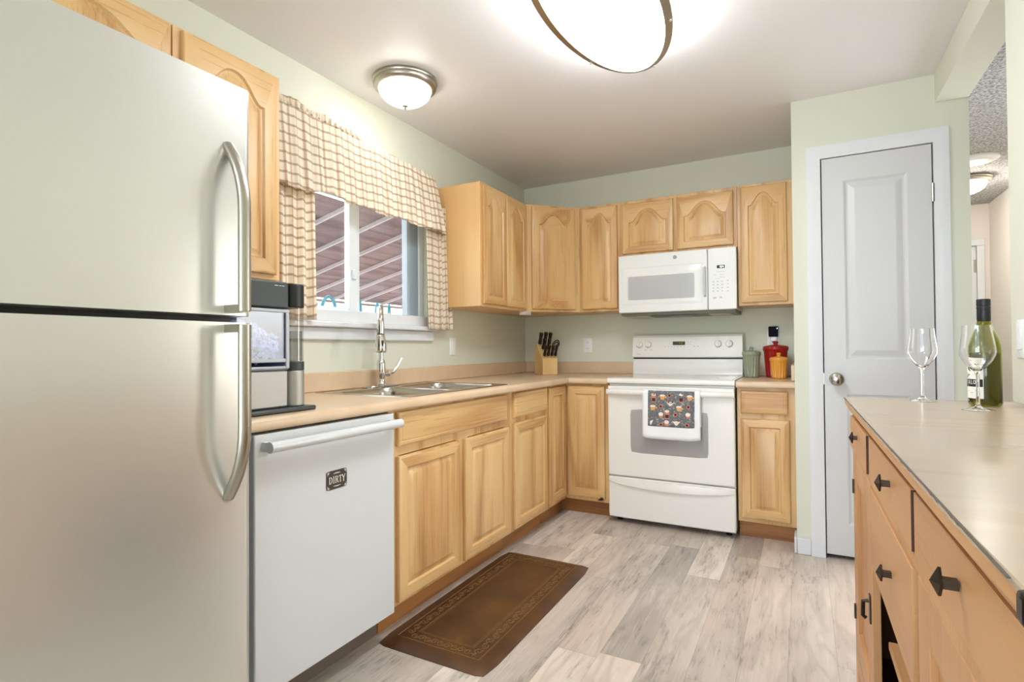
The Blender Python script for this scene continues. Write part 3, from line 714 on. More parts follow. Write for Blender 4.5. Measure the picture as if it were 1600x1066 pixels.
# ------------------------------------------------------------------ dishwasher
dw = thing('dishwasher', 'white built-in dishwasher with a bar handle, between refrigerator and sink cabinet', 'dishwasher', (0.33, -2.705, 0))
DY0, DY1 = -3.008, -2.405
obj('tub', B((0.03, 0.60, DY0+0.006, DY1-0.006, 0.10, 0.870)), DGREY, dw)
obj('door', B((0.602, 0.648, DY0, DY1, 0.105, 0.868)), APPW, dw, 0.005, 3)
bm = bmesh.new(); tube(bm, [(0.685, DY0+0.022, 0.832), (0.685, DY1-0.004, 0.832)], 0.0165, 16); box(bm, 0.6475, 0.684, DY0+0.025, DY0+0.05, 0.819, 0.845); box(bm, 0.6475, 0.684, DY1-0.035, DY1-0.008, 0.819, 0.845); obj('handle', bm, APPW, dw)
obj('toe_panel', B((0.548, 0.556, DY0, DY1, 0.0, 0.10)), mat('brown grey toe panel', srgb(112, 98, 84), 0.5), dw)
# magnet sign reading DIRTY
sg = thing('magnet_sign', 'small dark magnet sign reading DIRTY on the white dishwasher door', 'magnet', (0.649, -2.698, 0.678))
MP = frame_xf((0.6485, -2.743, 0.647), (0, 1, 0))
bm = bmesh.new(); L = [[MP(u, v, n) for u, v in rrect_loop(0, 0.090, 0, 0.062, 0.006, 6)] for n in (0, 0.002)]; loft(bm, L, True, True); obj('plate', bm, mat('dark sign', srgb(52, 46, 40), 0.5), sg)
def strokes(P, segs, th=0.0022, n0=0.0021, dn=0.0004):
    bm = bmesh.new()
    for (x0, y0, x1, y1, *t) in segs:
        t = t[0] if t else th; d = Vector((x1-x0, y1-y0)); q = Vector((-d.y, d.x)).normalized()*t/2
        A = [P(x0+q.x, y0+q.y, n0), P(x0-q.x, y0-q.y, n0), P(x1-q.x, y1-q.y, n0), P(x1+q.x, y1+q.y, n0)]
        Bq = [p + (P(0, 0, dn)-P(0, 0, 0)) for p in A]
        loft(bm, [A, Bq], True, True)
    return bm
def serif(x, y, w=0.006): return (x-w/2, y, x+w/2, y, 0.0012)
LW = []; b, t_ = 0.020, 0.042; K = 0.0034
x = 0.013; LW += [(x, b, x, t_, K), serif(x, b), serif(x, t_), (x, t_, x+0.006, t_-0.001), (x+0.006, t_-0.001, x+0.010, t_-0.006, 0.003), (x+0.010, t_-0.006, x+0.010, b+0.006, K), (x+0.010, b+0.006, x+0.006, b+0.001, 0.003), (x+0.006, b+0.001, x, b)]
x = 0.031; LW += [(x, b, x, t_, K), serif(x, b, 0.007), serif(x, t_, 0.007)]
x = 0.040; LW += [(x, b, x, t_, K), serif(x, b), serif(x, t_), (x, t_-0.0008, x+0.007, t_-0.001), (x+0.007, t_-0.001, x+0.009, t_-0.005, 0.003), (x+0.009, t_-0.005, x+0.007, t_-0.010, 0.003), (x+0.007, t_-0.010, x, t_-0.010), (x+0.005, t_-0.010, x+0.010, b, K), serif(x+0.010, b, 0.005)]
x = 0.060; LW += [(x, b, x, t_, K), serif(x, b, 0.007), (x-0.007, t_-0.001, x+0.007, t_-0.001, 0.0024), (x-0.0065, t_, x-0.0065, t_-0.005, 0.0014), (x+0.0065, t_, x+0.0065, t_-0.005, 0.0014)]
x = 0.075; LW += [(x, b, x, b+0.010, K), serif(x, b, 0.007), (x, b+0.010, x-0.006, t_, K), (x, b+0.010, x+0.006, t_, 0.0024), serif(x-0.006, t_, 0.005), serif(x+0.006, t_, 0.005)]
CREAM = mat('cream lettering', srgb(226, 218, 202), 0.6)
obj('lettering', strokes(MP, LW), CREAM, sg)
for FL in ([(0.030, 0.052, 0.060, 0.052, 0.002), (0.038, 0.0535, 0.052, 0.0535, 0.0016)], [(0.030, 0.010, 0.060, 0.010, 0.002), (0.038, 0.0085, 0.052, 0.0085, 0.0016)]): obj('flourish', strokes(MP, FL), CREAM, sg)
for sx, sy in ((0, 0), (1, 0), (0, 1), (1, 1)):
    X = lambda q: (0.090-q) if sx else q
    Yv = lambda q: (0.062-q) if sy else q
    FL = [(X(0.004), Yv(0.004), X(0.014), Yv(0.004), 0.0014), (X(0.004), Yv(0.004), X(0.004), Yv(0.014), 0.0014), (X(0.0045), Yv(0.0045), X(0.010), Yv(0.009), 0.003)]
    obj('corner_ornament', strokes(MP, FL), CREAM, sg)

# ------------------------------------------------------------------ refrigerator
FX, FR, FLY, FZ, FS = 0.83, -3.146, -3.985, 1.757, 1.190
fr = thing('refrigerator', 'tall stainless steel top-freezer refrigerator with curved bar handles at the left', 'refrigerator', (0.42, -3.56, 0))
obj('cabinet', B((0.03, 0.745, FLY+0.006, FR-0.006, 0.02, FZ-0.012)), mat('grey fridge side', srgb(120, 122, 122), 0.5), fr, 0.004)
def fdoor(z0, z1):
    bm = bmesh.new(); pl = []
    r = 0.022
    pl = [(0.755, FLY), (FX-r, FLY)] + [(FX-r+r*math.sin(a), FLY+r-r*math.cos(a)) for a in (0.4, 0.8, 1.2, PI/2)] + [(FX-r+r*math.cos(a), FR-r+r*math.sin(a)) for a in (0, 0.2, 0.4, 0.6, 0.8, 1.0, 1.2, 1.4, PI/2)] + [(0.755, FR)]
    prism(bm, pl, 'z', z0, z1); return bm
obj('door', fdoor(FS+0.007, FZ), STEEL, fr, ang=0.35); obj('door', fdoor(0.10, FS-0.010), STEEL, fr, ang=0.35)
obj('gasket', B((0.745, 0.760, FLY+0.012, FR-0.012, 0.10, FZ-0.015)), BLACK, fr)
obj('grille', B((0.70, 0.745, FLY+0.02, FR-0.02, 0.0, 0.095)), BLACK, fr)
HY = -3.2095
def bow(zs, ze, sgn):
    pts = []
    for k in range(15):
        t = k/14; pts.append((t, 1-(1-min(t/0.42, 1))**2.2))
    return [(FX-0.004+0.062*q, HY, zs+(ze-zs)*t) for t, q in pts]
bm = bmesh.new(); tube(bm, bow(1.605, FS+0.014, 1), 0.0155, 16, flat=0.75, side=(1, 0, 0)); box(bm, FX, FX+0.058, HY-0.012, HY+0.012, FS+0.012, FS+0.03); obj('handle', bm, NICKEL, fr)
bm = bmesh.new(); tube(bm, bow(0.763, FS-0.018, 1), 0.0155, 16, flat=0.75, side=(1, 0, 0)); box(bm, FX, FX+0.058, HY-0.012, HY+0.012, FS-0.034, FS-0.016); obj('handle', bm, NICKEL, fr)

# ------------------------------------------------------------------ ice maker on the counter
im = thing('ice_maker', 'stainless and black countertop nugget ice maker with a clear ice drawer and side tank', 'ice maker', (0.4, -2.95, 0.914))
IY0, IY1, IXF = -3.075, -2.831, 0.575
obj('base_tray', B((0.20, 0.600, IY0, -2.738, 0.9145, 0.929)), DGREY, im, 0.005)
obj('lower_body', B((0.21, IXF, IY0, IY1, 0.930, 1.050)), STEELB, im, 0.006)
obj('bin_frame', B((0.21, 0.30, IY0, IY1, 1.0505, 1.244), (0.30, IXF, IY0, IY0+0.012, 1.0505, 1.244), (0.30, IXF, IY1-0.014, IY1, 1.0505, 1.244), (0.30, IXF, IY0+0.012, IY1-0.014, 1.0505, 1.058)), mat('lavender grey bin housing', srgb(150, 154, 186), 0.4), im)
bm = bmesh.new(); P = frame_xf((IXF+0.001, IY0, 1.054), (0, 1, 0)); wI = IY1-IY0
for (a, b, c_, d) in ((0, wI, 0.178, 0.188), (wI-0.014, wI, 0, 0.178), (0, 0.012, 0, 0.178), (0.012, wI-0.014, 0.02, 0.032), (0.012, wI-0.014, 0, 0.008)):
    obox(bm, P(a, c_, 0), P(b, 0, 0)-P(a, 0, 0), (0, 0, d-c_), P(0, 0, 0.006)-P(0, 0, 0))
obj('drawer_frame', bm, mat('frosted grey plastic', srgb(176, 178, 182), 0.3), im, 0.002)
obj('drawer_window', B((IXF-0.002, IXF+0.001, IY0+0.012, IY1-0.014, 1.086, 1.232)), SMOKE, im)
hb_ = obj('head', B((0.205, IXF+0.004, IY0-0.002, IY1+0.001, 1.2445, 1.330)), DGREY, im, 0.006)
obj('marking', B((IXF+0.0042, IXF+0.0047, -2.885, -2.872, 1.316, 1.3175), (IXF+0.0042, IXF+0.0047, -2.868, -2.860, 1.316, 1.3175), (IXF+0.0042, IXF+0.0047, -2.857, -2.848, 1.316, 1.3175)), PLATEW, hb_)
def tank(z0, z1, i=0.0):
    bm = bmesh.new(); L = [[(x, y, z) for x, y in rrect_loop(0.36+i, 0.578-i, -2.826+i, -2.752-i, 0.033, 10)] for z in (z0, z1)]; loft(bm, L, True, True); return bm
obj('side_tank_base', tank(0.930, 1.045), STEELB, im, 0.002); obj('side_tank_band', tank(1.0455, 1.075), DGREY, im, 0.002); obj('side_tank_lid', tank(1.252, 1.330), BLACK, im, 0.004)
obj('side_tank', tank(1.0755, 1.2515, 0.001), CLEARP, im); 
obj('tank_liner', B((0.38, 0.44, -2.815, -2.763, 1.077, 1.25)), mat('warm grey liner', srgb(190, 176, 166), 0.5), im)
obj('tank_water', tank(1.0765, 1.175, 0.004), pane_mat('tank water', (0.62, 0.64, 0.66, 1), 0.1), im)
bm = bmesh.new()
for k in range(700):
    y = random.uniform(IY0+0.02, IY1-0.024); fy_ = (y-IY0)/(IY1-IY0); x = random.uniform(0.47, IXF-0.012)
    zt = 1.066 + 0.138*(1-0.42*max(0, fy_-0.55)/0.45) - 0.012*random.random(); z = 1.066+(zt-1.066)*random.random()**0.5
    M = Matrix.Translation((x, y, z)) @ Matrix.Rotation(random.random()*6, 4, Vector((random.random(), random.random(), 1))) @ Matrix.Diagonal((1, random.uniform(.7, 1.2), random.uniform(.7, 1.1), 1))
    bmesh.ops.create_icosphere(bm, subdivisions=1, radius=random.uniform(0.005, 0.009), matrix=M)
tag(obj('nugget_ice', bm, mat('white ice', srgb(226, 232, 246), 0.35, Subsurface_Weight=0.2), loc=(0.5, -2.95, 1.06)), 'heap of white nugget ice inside the clear drawer of the ice maker', 'ice', kind='stuff')

# ------------------------------------------------------------------ curtains and rod
def cloth(name, y0, y1, zt, zb, xf, n=150, nv=26, amp=0.012, waves=16, thick=0.0015, par=None, m=PLAID, ph=0.0, gather=1.5, flare=None):
    """hanging cloth between y0 and y1; zt/zb/xf are functions of s (and v); UV in metres along the fabric"""
    bm = bmesh.new(); uvl = bm.loops.layers.uv.new('UVMap'); G = []
    for j in range(nv+1):
        v = j/nv; row = []; arc_ = 0; prev = None
        for i in range(n+1):
            s = i/n; y = y0+(y1-y0)*s
            z = zt(s)+(zb(s)-zt(s))*v
            a = amp*(0.35+0.65*v)
            x = xf(s, v) + a*math.sin(2*PI*waves*s+ph+1.1*math.sin(7*s+ph)) + 0.4*a*math.sin(2*PI*waves*2.3*s+2*v+ph)
            y += 0.25*a*math.cos(2*PI*waves*s+ph) + (flare(s, v) if flare else 0)
            p = Vector((x, y, z)); row.append(bm.verts.new(p))
        G.append(row)
    H = zt(0.5)-zb(0.5); W = abs(y1-y0)*gather
    for j in range(nv):
        for i in range(n):
            f = bm.faces.new((G[j][i], G[j+1][i], G[j+1][i+1], G[j][i+1]))
            for lp, (ii, jj) in zip(f.loops, ((i, j), (i, j+1), (i+1, j+1), (i+1, j))):
                ss = ii/n
                lp[uvl].uv = (W*ss, G[jj][ii].co.z + 0.004*math.sin(31*ss))
    o = obj(name, bm, m, par, ang=3.0, norm=False)
    sd = o.modifiers.new('solidify', 'SOLIDIFY'); sd.thickness = thick
    return o
va = thing('window_valance', 'tan plaid gathered valance hanging across the top of the kitchen window', 'curtain', (0.09, -1.87, 2.1))
ytop0, ytop1 = -2.60, -1.30
def vy(s): return ytop0+(ytop1-ytop0)*s
def flare(s, v): return 0.085*(v**0.6)*max(0.0, (s-0.7)/0.3)**1.5 if s > 0.7 else 0.0
def ret(s, v): return 0.0 if s < 0.93 else -0.085*((s-0.93)/0.07)**2*(1-0.25*v)
cloth('fabric', ytop0, ytop1, lambda s: 2.192-0.042*s+0.003*math.sin(60*s),
      lambda s: 1.820+0.022*math.exp(-((vy(s)+2.19)/0.07)**2)+0.006*math.sin(30*s)+0.05*max(0, (s-0.95)/0.05)**2,
      lambda s, v: 0.085 + 0.03*v + ret(s, v), 260, 30, 0.0065, 20, par=va, gather=1.12, flare=flare)
cloth('heading_ruffle', -2.60, -1.98, lambda s: 2.222-0.03*s+0.007*math.sin(23*s)-0.03*max(0, (s-0.85)/0.15)**2, lambda s: 2.186-0.02*s, lambda s, v: 0.083, 140, 5, 0.008, 17, par=va, gather=1.3)
rp = thing('window_curtain', 'tan plaid side curtain at the right edge of the kitchen window', 'curtain', (0.06, -1.3, 1.24))
cloth('fabric', -1.425, -1.172, lambda s: 2.0, lambda s: 1.232, lambda s, v: 0.06+0.012*v, 70, 30, 0.012, 4.4, par=rp, gather=1.25)
lp_ = thing('window_curtain', 'tan plaid side curtain at the left edge of the window behind the ice maker', 'curtain', (0.06, -2.4, 1.24))
cloth('fabric', -2.58, -2.262, lambda s: 2.0, lambda s: 1.25, lambda s, v: 0.06+0.012*v, 80, 30, 0.013, 5.2, par=lp_, ph=1.0, gather=1.25)

# ------------------------------------------------------------------ wall plates
def plate(name, P, label, cat, kind_):
    t = thing(name, label, cat, P(0, 0, 0))
    bm = bmesh.new(); L = [[P(u, v, n) for u, v in rrect_loop(-0.036, 0.036, -0.058, 0.058, 0.005, 6)] for n in (0.0005, 0.004)]; L.append([P(u, v, 0.006) for u, v in rrect_loop(-0.033, 0.033, -0.055, 0.055, 0.004, 6)])
    loft(bm, L, True, True); obj('cover_plate', bm, PLATEW, t)
    if kind_ == 'outlet':
        for s in (-1, 1):
            bm = bmesh.new(); L = [[P(u, v, n) for u, v in rrect_loop(-0.017, 0.017, s*0.024-0.015, s*0.024+0.015, 0.012, 6)] for n in (0.006, 0.008)]; loft(bm, L, True, True); so = obj('socket', bm, PLATEW, t)
            obj('slots', strokes(P, [(-0.006, s*0.024-0.002, -0.006, s*0.024+0.007, 0.0022), (0.006, s*0.024-0.002, 0.006, s*0.024+0.006, 0.0022), (-0.0015, s*0.024-0.008, 0.0015, s*0.024-0.008, 0.004)], n0=0.0081), DGREY, so)
    else:
        bm = bmesh.new(); L = [[P(u, v, 0.006+n*(1+v*10)) for u, v in rrect_loop(-0.016, 0.016, -0.033, 0.033, 0.003, 6)] for n in (0, 0.004)]; loft(bm, L, True, True); obj('rocker', bm, PLATEW, t, 0.001)
    return t
plate('light_switch', frame_xf((0, -1.063, 1.128), (0, 1, 0)), 'white rocker switch plate on the window wall right of the curtain', 'switch', 'switch')
plate('wall_outlet', frame_xf((0.549, 0, 1.13), (1, 0, 0)), 'white outlet plate on the back wall between knife block and range', 'outlet', 'outlet')
t = plate('wall_outlet', frame_xf((1.862, 0, 1.165), (1, 0, 0)), 'white outlet plate on the back wall behind the canisters', 'outlet', 'outlet')
plate('light_switch', frame_xf((XR, -1.862, 1.13), (0, -1, 0)), 'white switch plate on the right wall at the photo edge', 'switch', 'switch')
pg = thing('plug_adapter', 'small black square plug-in device with white plug on the outlet behind the canisters', 'plug', (1.862, -0.01, 1.19))
obj('screen_block', B((1.834, 1.892, -0.040, -0.0085, 1.178, 1.246)), mat('near black blue screen', srgb(6, 8, 20), 0.5, 0.0, 0.08), pg, 0.004)
obj('plug_body', B((1.845, 1.885, -0.034, -0.0085, 1.146, 1.1775)), PLATEW, pg, 0.006)
obj('button', B((1.884, 1.889, -0.0415, -0.0402, 1.228, 1.236)), emit('small blue indicator', (0.6, 0.75, 1, 1), 1.0), pg)

# ------------------------------------------------------------------ microwave
APPM = mat('white microwave enamel', srgb(234, 234, 230), 0.22)
mw = thing('microwave', 'white over-the-range microwave with grey window and keypad', 'microwave', (1.298, -0.2, 1.345))
MX0, MX1, MZ0, MZ1, MY = 0.918, 1.676, 1.352, 1.745, -0.385
obj('case', B((MX0+0.004, MX1-0.004, MY+0.03, -0.002, MZ0, MZ1)), APPM, mw, 0.003)
P = frame_xf((MX0, MY+0.029, MZ0-0.003), (1, 0, 0)); dwid = 0.585; dh = MZ1-MZ0
bm = bmesh.new()
Lr = lambda a, b, c_, d, r, n: [P(u, v, n) for u, v in rrect_loop(a, b, c_, d, r, 8)]
loft(bm, [Lr(0, dwid, 0, dh, .004, 0), Lr(0, dwid, 0, dh, .004, .024), Lr(.004, dwid-.004, .004, dh-.004, .004, .029), Lr(.028, dwid-.028, .048, dh-.088, .006, .029), Lr(.030, dwid-.030, .05, dh-.09, .006, .0275), Lr(.033, dwid-.033, .053, dh-.093, .006, .029),
          Lr(.066, .505, .083, .245, .006, .029), Lr(.070, .501, .087, .241, .006, .0235)], True, False)
md = obj('door', bm, APPM, mw, ang=0.5)
obj('window', B((MX0+0.068, MX0+0.503, MY+0.004, MY+0.0055, MZ0+0.082, MZ0+0.240)), APPGREY, md)
bm = bmesh.new(); tube(bm, [P(0.568, 0.09, 0.028), P(0.568, 0.095, 0.042), P(0.568, 0.27, 0.042), P(0.568, 0.275, 0.028)], 0.008, 10); obj('handle', bm, mat('soft grey handle', srgb(204, 204, 204), 0.3), md)
bm = bmesh.new(); q = P(0.383, dh-0.037, 0.029)
for a, b_, n in ((0.0, 0.0145, 0.0), ):
    lathe(bm, (0, 0, 0), [(0.0, 0.002), (0.0105, 0.002), (0.0115, 0.003), (0.0125, 0.003), (0.0125, 0)], 28)
tube(bm, [(-0.006, -0.003, 0.0022), (-0.004, 0.004, 0.0022), (-0.001, 0.004, 0.0022), (-0.002, -0.002, 0.0022), (-0.005, -0.003, 0.0022)], 0.0008, 6); tube(bm, [(0.005, 0.004, 0.0022), (0.002, 0.004, 0.0022), (0.001, 0.0, 0.0022), (0.004, -0.004, 0.0022), (0.006, -0.001, 0.0022)], 0.0008, 6)
bmesh.ops.rotate(bm, verts=bm.verts, cent=(0, 0, 0), matrix=Matrix.Rotation(PI/2, 3, 'X')); bmesh.ops.translate(bm, verts=bm.verts, vec=q); obj('badge', bm, mat('badge grey', srgb(150, 150, 152), 0.3, 0.6), md)
bm = bmesh.new(); pw = MX1-MX0
loft(bm, [Lr(dwid+.003, pw, 0, dh, .004, 0), Lr(dwid+.003, pw, 0, dh, .004, .024), Lr(dwid+.007, pw-.004, .004, dh-.004, .004, .029)], True, True); cp = obj('control_panel', bm, APPM, mw, ang=0.5)
obj('display', strokes(P, [(0.642, 0.272, 0.690, 0.272, 0.020)], n0=0.0291), BLACKGLOSS, cp)
obj('clock_digits', strokes(P, [(0.662, 0.276, 0.662, 0.267, 0.002), (0.667, 0.276, 0.672, 0.276, 0.002), (0.672, 0.276, 0.672, 0.267, 0.002), (0.667, 0.267, 0.672, 0.267, 0.002), (0.677, 0.276, 0.682, 0.276, 0.002), (0.677, 0.271, 0.682, 0.271, 0.002), (0.682, 0.271, 0.682, 0.267, 0.002)], n0=0.0296, dn=0.0002), emit('pale blue digits', (0.75, 0.9, 1, 1), 2.0), cp)
kp = []
for r_ in range(4):
    for c_ in range(3): kp.append((0.615+0.026*c_, 0.178-0.020*r_, 0.626+0.026*c_, 0.178-0.020*r_, 0.007))
    kp.append((0.700, 0.182-0.022*r_, 0.712, 0.182-0.022*r_, 0.006))
kp += [(0.640, 0.240, 0.690, 0.240, 0.003), (0.622, 0.222, 0.640, 0.222, 0.003), (0.655, 0.222, 0.690, 0.222, 0.003), (0.655, 0.205, 0.690, 0.205, 0.003), (0.632, 0.196, 0.655, 0.196, 0.003), (0.618, 0.075, 0.638, 0.075, 0.012), (0.655, 0.078, 0.672, 0.078, 0.010)]
obj('keypad', strokes(P, kp, n0=0.0291), mat('light grey keys', srgb(196, 196, 194), 0.5), cp)
OLV = mat('olive grey underside', srgb(120, 118, 100), 0.5)
obj('underside', B((MX0+0.01, MX1-0.01, MY+0.035, -0.01, MZ0-0.022, MZ0-0.0005)), OLV, mw, 0.003)
for xx, ww in ((1.02, 0.16), (1.56, 0.13)):
    obj('grease_filter', B((xx-ww/2, xx+ww/2, -0.30, -0.08, MZ0-0.027, MZ0-0.0222)), mat('filter mesh', srgb(196, 190, 168), 0.5), mw, 0.001)
obj('vent_slot', B((1.13, 1.42, -0.345, -0.28, MZ0-0.027, MZ0-0.0222)), BLACK, mw)
obj('lamp_cover', B((1.22, 1.38, -0.26, -0.1, MZ0-0.027, MZ0-0.0222)), mat('dull lamp lens', srgb(150, 142, 130), 0.4), mw, 0.002)

# ------------------------------------------------------------------ range
rg = thing('kitchen_range', 'white electric range with smooth top, oven and storage drawer', 'range', (1.305, -0.35, 0))
RX0, RX1, RY = 0.924, 1.686, -0.665
obj('body', B((RX0+0.004, RX1-0.004, -0.632, -0.012, 0.03, 0.882)), APPW2, rg, 0.002)
for xx in (RX0+0.05, RX1-0.05):
    for yy in (-0.58, -0.08):
        bm = bmesh.new(); lathe(bm, (xx, yy, 0), [(0.018, 0), (0.018, 0.008), (0.01, 0.01), (0.01, 0.03)], 14); obj('foot', bm, BLACK, rg)
bm = bmesh.new(); pf = [(-0.006, 0.884), (RY+0.012, 0.884), (RY-0.002, 0.888), (RY-0.006, 0.900), (RY+0.0, 0.914), (RY+0.014, 0.919), (-0.006, 0.919)]; prism(bm, pf, 'x', RX0, RX1); ck = obj('cooktop', bm, APPW2, rg, ang=0.9)
obj('glass_surface', B((RX0+0.02, RX1-0.02, RY+0.045, -0.115, 0.919, 0.9205)), mat('pale grey ceramic glass', srgb(216, 215, 208), 0.05), ck)
for (xx, yy, r_) in ((1.12, -0.49, 0.105), (1.50, -0.49, 0.08), (1.12, -0.23, 0.08), (1.50, -0.23, 0.105)):
    bm = bmesh.new(); n = 48
    loft(bm, [[(xx+q*math.cos(2*PI*k/n), yy+q*math.sin(2*PI*k/n), 0.9207) for k in range(n)] for q in (r_, r_-0.004)]); obj('burner_ring', bm, MIDGREY, ck)
bm = bmesh.new(); prism(bm, [(-0.012, 0.919), (-0.100, 0.919), (-0.092, 0.935), (-0.085, 1.030), (-0.012, 1.030)], 'x', RX0+0.008, RX1-0.008); obj('backsplash', bm, APPW2, rg, 0.003)
obj('gap_line', B((RX0+0.014, RX1-0.014, -0.088, -0.02, 1.0302, 1.0395)), BLACK, rg)
bm = bmesh.new(); pan = [(-0.012, 1.040), (-0.104, 1.040), (-0.108, 1.050), (-0.104, 1.075), (-0.090, 1.185), (-0.078, 1.200), (-0.060, 1.205), (-0.012, 1.205)]; prism(bm, pan, 'x', RX0+0.008, RX1-0.006); cpn = obj('control_panel', bm, APPW2, rg, 0.003, ang=0.4)
# mapper on the slanted face of the panel
vA = Vector((0, -0.104, 1.075)); vB = Vector((0, -0.090, 1.185)); vd = (vB-vA).normalized(); nn = Vector((1, 0, 0)).cross(vd)
PP = lambda u, v, n: Vector((RX0+u, 0, 0)) + vA + vd*v + nn*n
for u in (0.062, 0.125, 0.600, 0.672):
    bm = bmesh.new(); n = 26
    ring = lambda r_, h: [PP(u+r_*math.cos(2*PI*k/n), 0.058+r_*math.sin(2*PI*k/n), h) for k in range(n)]
    loft(bm, [ring(0.026, 0), ring(0.026, 0.004), ring(0.022, 0.006), ring(0.020, 0.018), ring(0.018, 0.020)], True, True)
    obox(bm, PP(u-0.005, 0.038, 0.018), PP(0.010, 0, 0)-PP(0, 0, 0), vd*0.040, nn*0.012); obj('knob', bm, APPW2, cpn, 0.001)
obj('display', strokes(PP, [(0.297, 0.066, 0.382, 0.066, 0.026)], n0=0.0004), mat('dark olive display', srgb(58, 56, 22), 0.15), cpn)
obj('clock_digits', strokes(PP, [(0.343, 0.072, 0.343, 0.062, 0.002), (0.350, 0.072, 0.350, 0.062, 0.002), (0.356, 0.072, 0.362, 0.072, 0.002), (0.362, 0.072, 0.362, 0.062, 0.002), (0.356, 0.062, 0.362, 0.062, 0.002)], n0=0.0009, dn=0.0002), mat('yellow green digits', srgb(150, 150, 60), 0.5), cpn)
mk = [(0.24+0.022*k, 0.042, 0.248+0.022*k, 0.042, 0.003) for k in range(7)] + [(0.44, 0.042, 0.452, 0.042, 0.003), (0.462, 0.042, 0.474, 0.042, 0.003), (0.395, 0.075, 0.403, 0.075, 0.003), (0.415, 0.075, 0.423, 0.075, 0.003), (0.395, 0.06, 0.403, 0.06, 0.003), (0.415, 0.06, 0.423, 0.06, 0.003)]
mk += [(0.598, 0.100, 0.602, 0.100, 0.004), (0.670, 0.100, 0.674, 0.100, 0.004), (0.634, 0.02, 0.638, 0.02, 0.004), (0.10, 0.02, 0.112, 0.02, 0.003), (0.14, 0.02, 0.152, 0.02, 0.003)]
obj('panel_marks', strokes(PP, mk, n0=0.0004), MIDGREY, cpn)
obj('brand_mark', strokes(PP, [(0.040, -0.012, 0.050, -0.010, 0.003), (0.050, -0.010, 0.060, -0.013, 0.003), (0.060, -0.013, 0.072, -0.011, 0.003)], n0=0.003), MIDGREY, cpn)
# oven door
P = frame_xf((RX0+0.002, -0.634, 0.302), (1, 0, 0)); oh = 0.568; ow = RX1-RX0-0.004
bm = bmesh.new()
loft(bm, [Lr(0, ow, 0, oh, .006, 0), Lr(0, ow, 0, oh, .006, .026), Lr(.006, ow-.006, .006, oh-.006, .006, .032), Lr(.144, ow-.144, .148, oh-.142, .02, .032), Lr(.146, ow-.146, .150, oh-.144, .02, .0305)], True, True)
od = obj('oven_door', bm, APPW2, rg, ang=0.5)
bm = bmesh.new(); loft(bm, [Lr(.147, ow-.147, .151, oh-.145, .02, .0306), Lr(.148, ow-.148, .152, oh-.146, .02, .0312)], True, True); obj('oven_window', bm, mat('grey oven glass', srgb(170, 168, 166), 0.1), od)
bm = bmesh.new(); zc = oh-0.033
hp = []
for k in range(25):
    s = k/24; hp.append(P(0.0+ow*s, zc-0.004+0.0*s, 0.066-0.018*(2*s-1)**4))
tube(bm, hp, 0.017, 14, flat=0.62, side=(0, -1, 0)); obox(bm, P(0.0, zc-0.016, 0.03), P(0.03, 0, 0)-P(0, 0, 0), (0, 0, 0.028), P(0, 0, 0.028)-P(0, 0, 0)); obox(bm, P(ow-0.03, zc-0.016, 0.03), P(0.03, 0, 0)-P(0, 0, 0), (0, 0, 0.028), P(0, 0, 0.028)-P(0, 0, 0)); obj('handle', bm, APPW2, od)
P = frame_xf((RX0+0.002, -0.634, 0.035), (1, 0, 0)); sh = 0.258
bm = bmesh.new(); loft(bm, [Lr(0, ow, 0, sh, .006, 0), Lr(0, ow, 0, sh, .006, .022), Lr(.006, ow-.006, .006, sh-.006, .006, .028)], True, True); sd_ = obj('storage_drawer', bm, APPW2, rg, ang=0.5)
bm = bmesh.new(); n = 40
L1 = []
for k in range(n+1):
    s = k/n; u = 0.004+(ow-0.008)*s; lo = sh-0.030-0.034*math.sin(PI*s)**0.55; out = 0.028+0.018*math.sin(PI*s)**0.5
    L1.append([P(u, sh-0.008, 0.028), P(u, sh-0.010, out*0.6+0.012), P(u, lo+0.012, out), P(u, lo+0.004, out), P(u, lo, 0.030), P(u, lo+0.004, 0.028)])
loft(bm, L1, True, True); obj('handle_lip', bm, APPW2, sd_, ang=0.7)

# towel on the oven handle
tw = thing('dish_towel', 'grey printed dish towel with white border hanging over the oven door handle', 'towel', (1.335, -0.72, 0.56))
def tw_off(x, z):
    d = min(1, max(0, (hz_-z)/0.275)); t = (x-1.165)/0.338
    return 0.006*math.sin(t*9+0.5)*min(1, d*1.5) + 0.004*math.sin(t*17)*d
def towel_grid(x0, x1, prof, nx=30):
    bm = bmesh.new(); G = []
    for j, (y, z) in enumerate(prof):
        v = j/(len(prof)-1); row = []
        for i in range(nx+1):
            s = i/nx; row.append(bm.verts.new((x0+(x1-x0)*s, y - tw_off(x0+(x1-x0)*s, z), z + 0.010*max(0, (hz_-z)/0.275)*abs(2*(x0+(x1-x0)*s-1.165)/0.338-1)**3)))
        G.append(row)
    for a, b in zip(G[:-1], G[1:]):
        for i in range(nx): bm.faces.new((a[i], b[i], b[i+1], a[i+1]))
    return bm
hcy = -0.634-0.066; hz_ = 0.302+zc-0.004
prof = [(hcy+0.017, hz_-0.20+0.2*k/6) for k in range(6)] + [(hcy+0.019*math.cos(a), hz_+0.021*math.sin(a)) for a in [PI*k/10 for k in range(11)]] + [(hcy-0.019-0.006*k/12, hz_-0.275*k/12) for k in range(1, 13)]
WHT = mat('white terry cotton', srgb(240, 240, 238), 0.9); GT = mat('grey printed cotton', srgb(116, 116, 116), 0.9); gg = N(GT)
tn = gg.noise(gg.coord((85, 85, 85), False), 1.0, 4.0, 0.7); gg.base(gg.ramp(tn, [(0.42, srgb(100, 101, 104)), (0.58, srgb(124, 123, 122)), (0.66, srgb(200, 196, 190))]))
to = obj('cloth', towel_grid(1.165, 1.503, prof), WHT, tw, ang=3.0); s_ = to.modifiers.new('solidify', 'SOLIDIFY'); s_.thickness = 0.004; s_.offset = 0
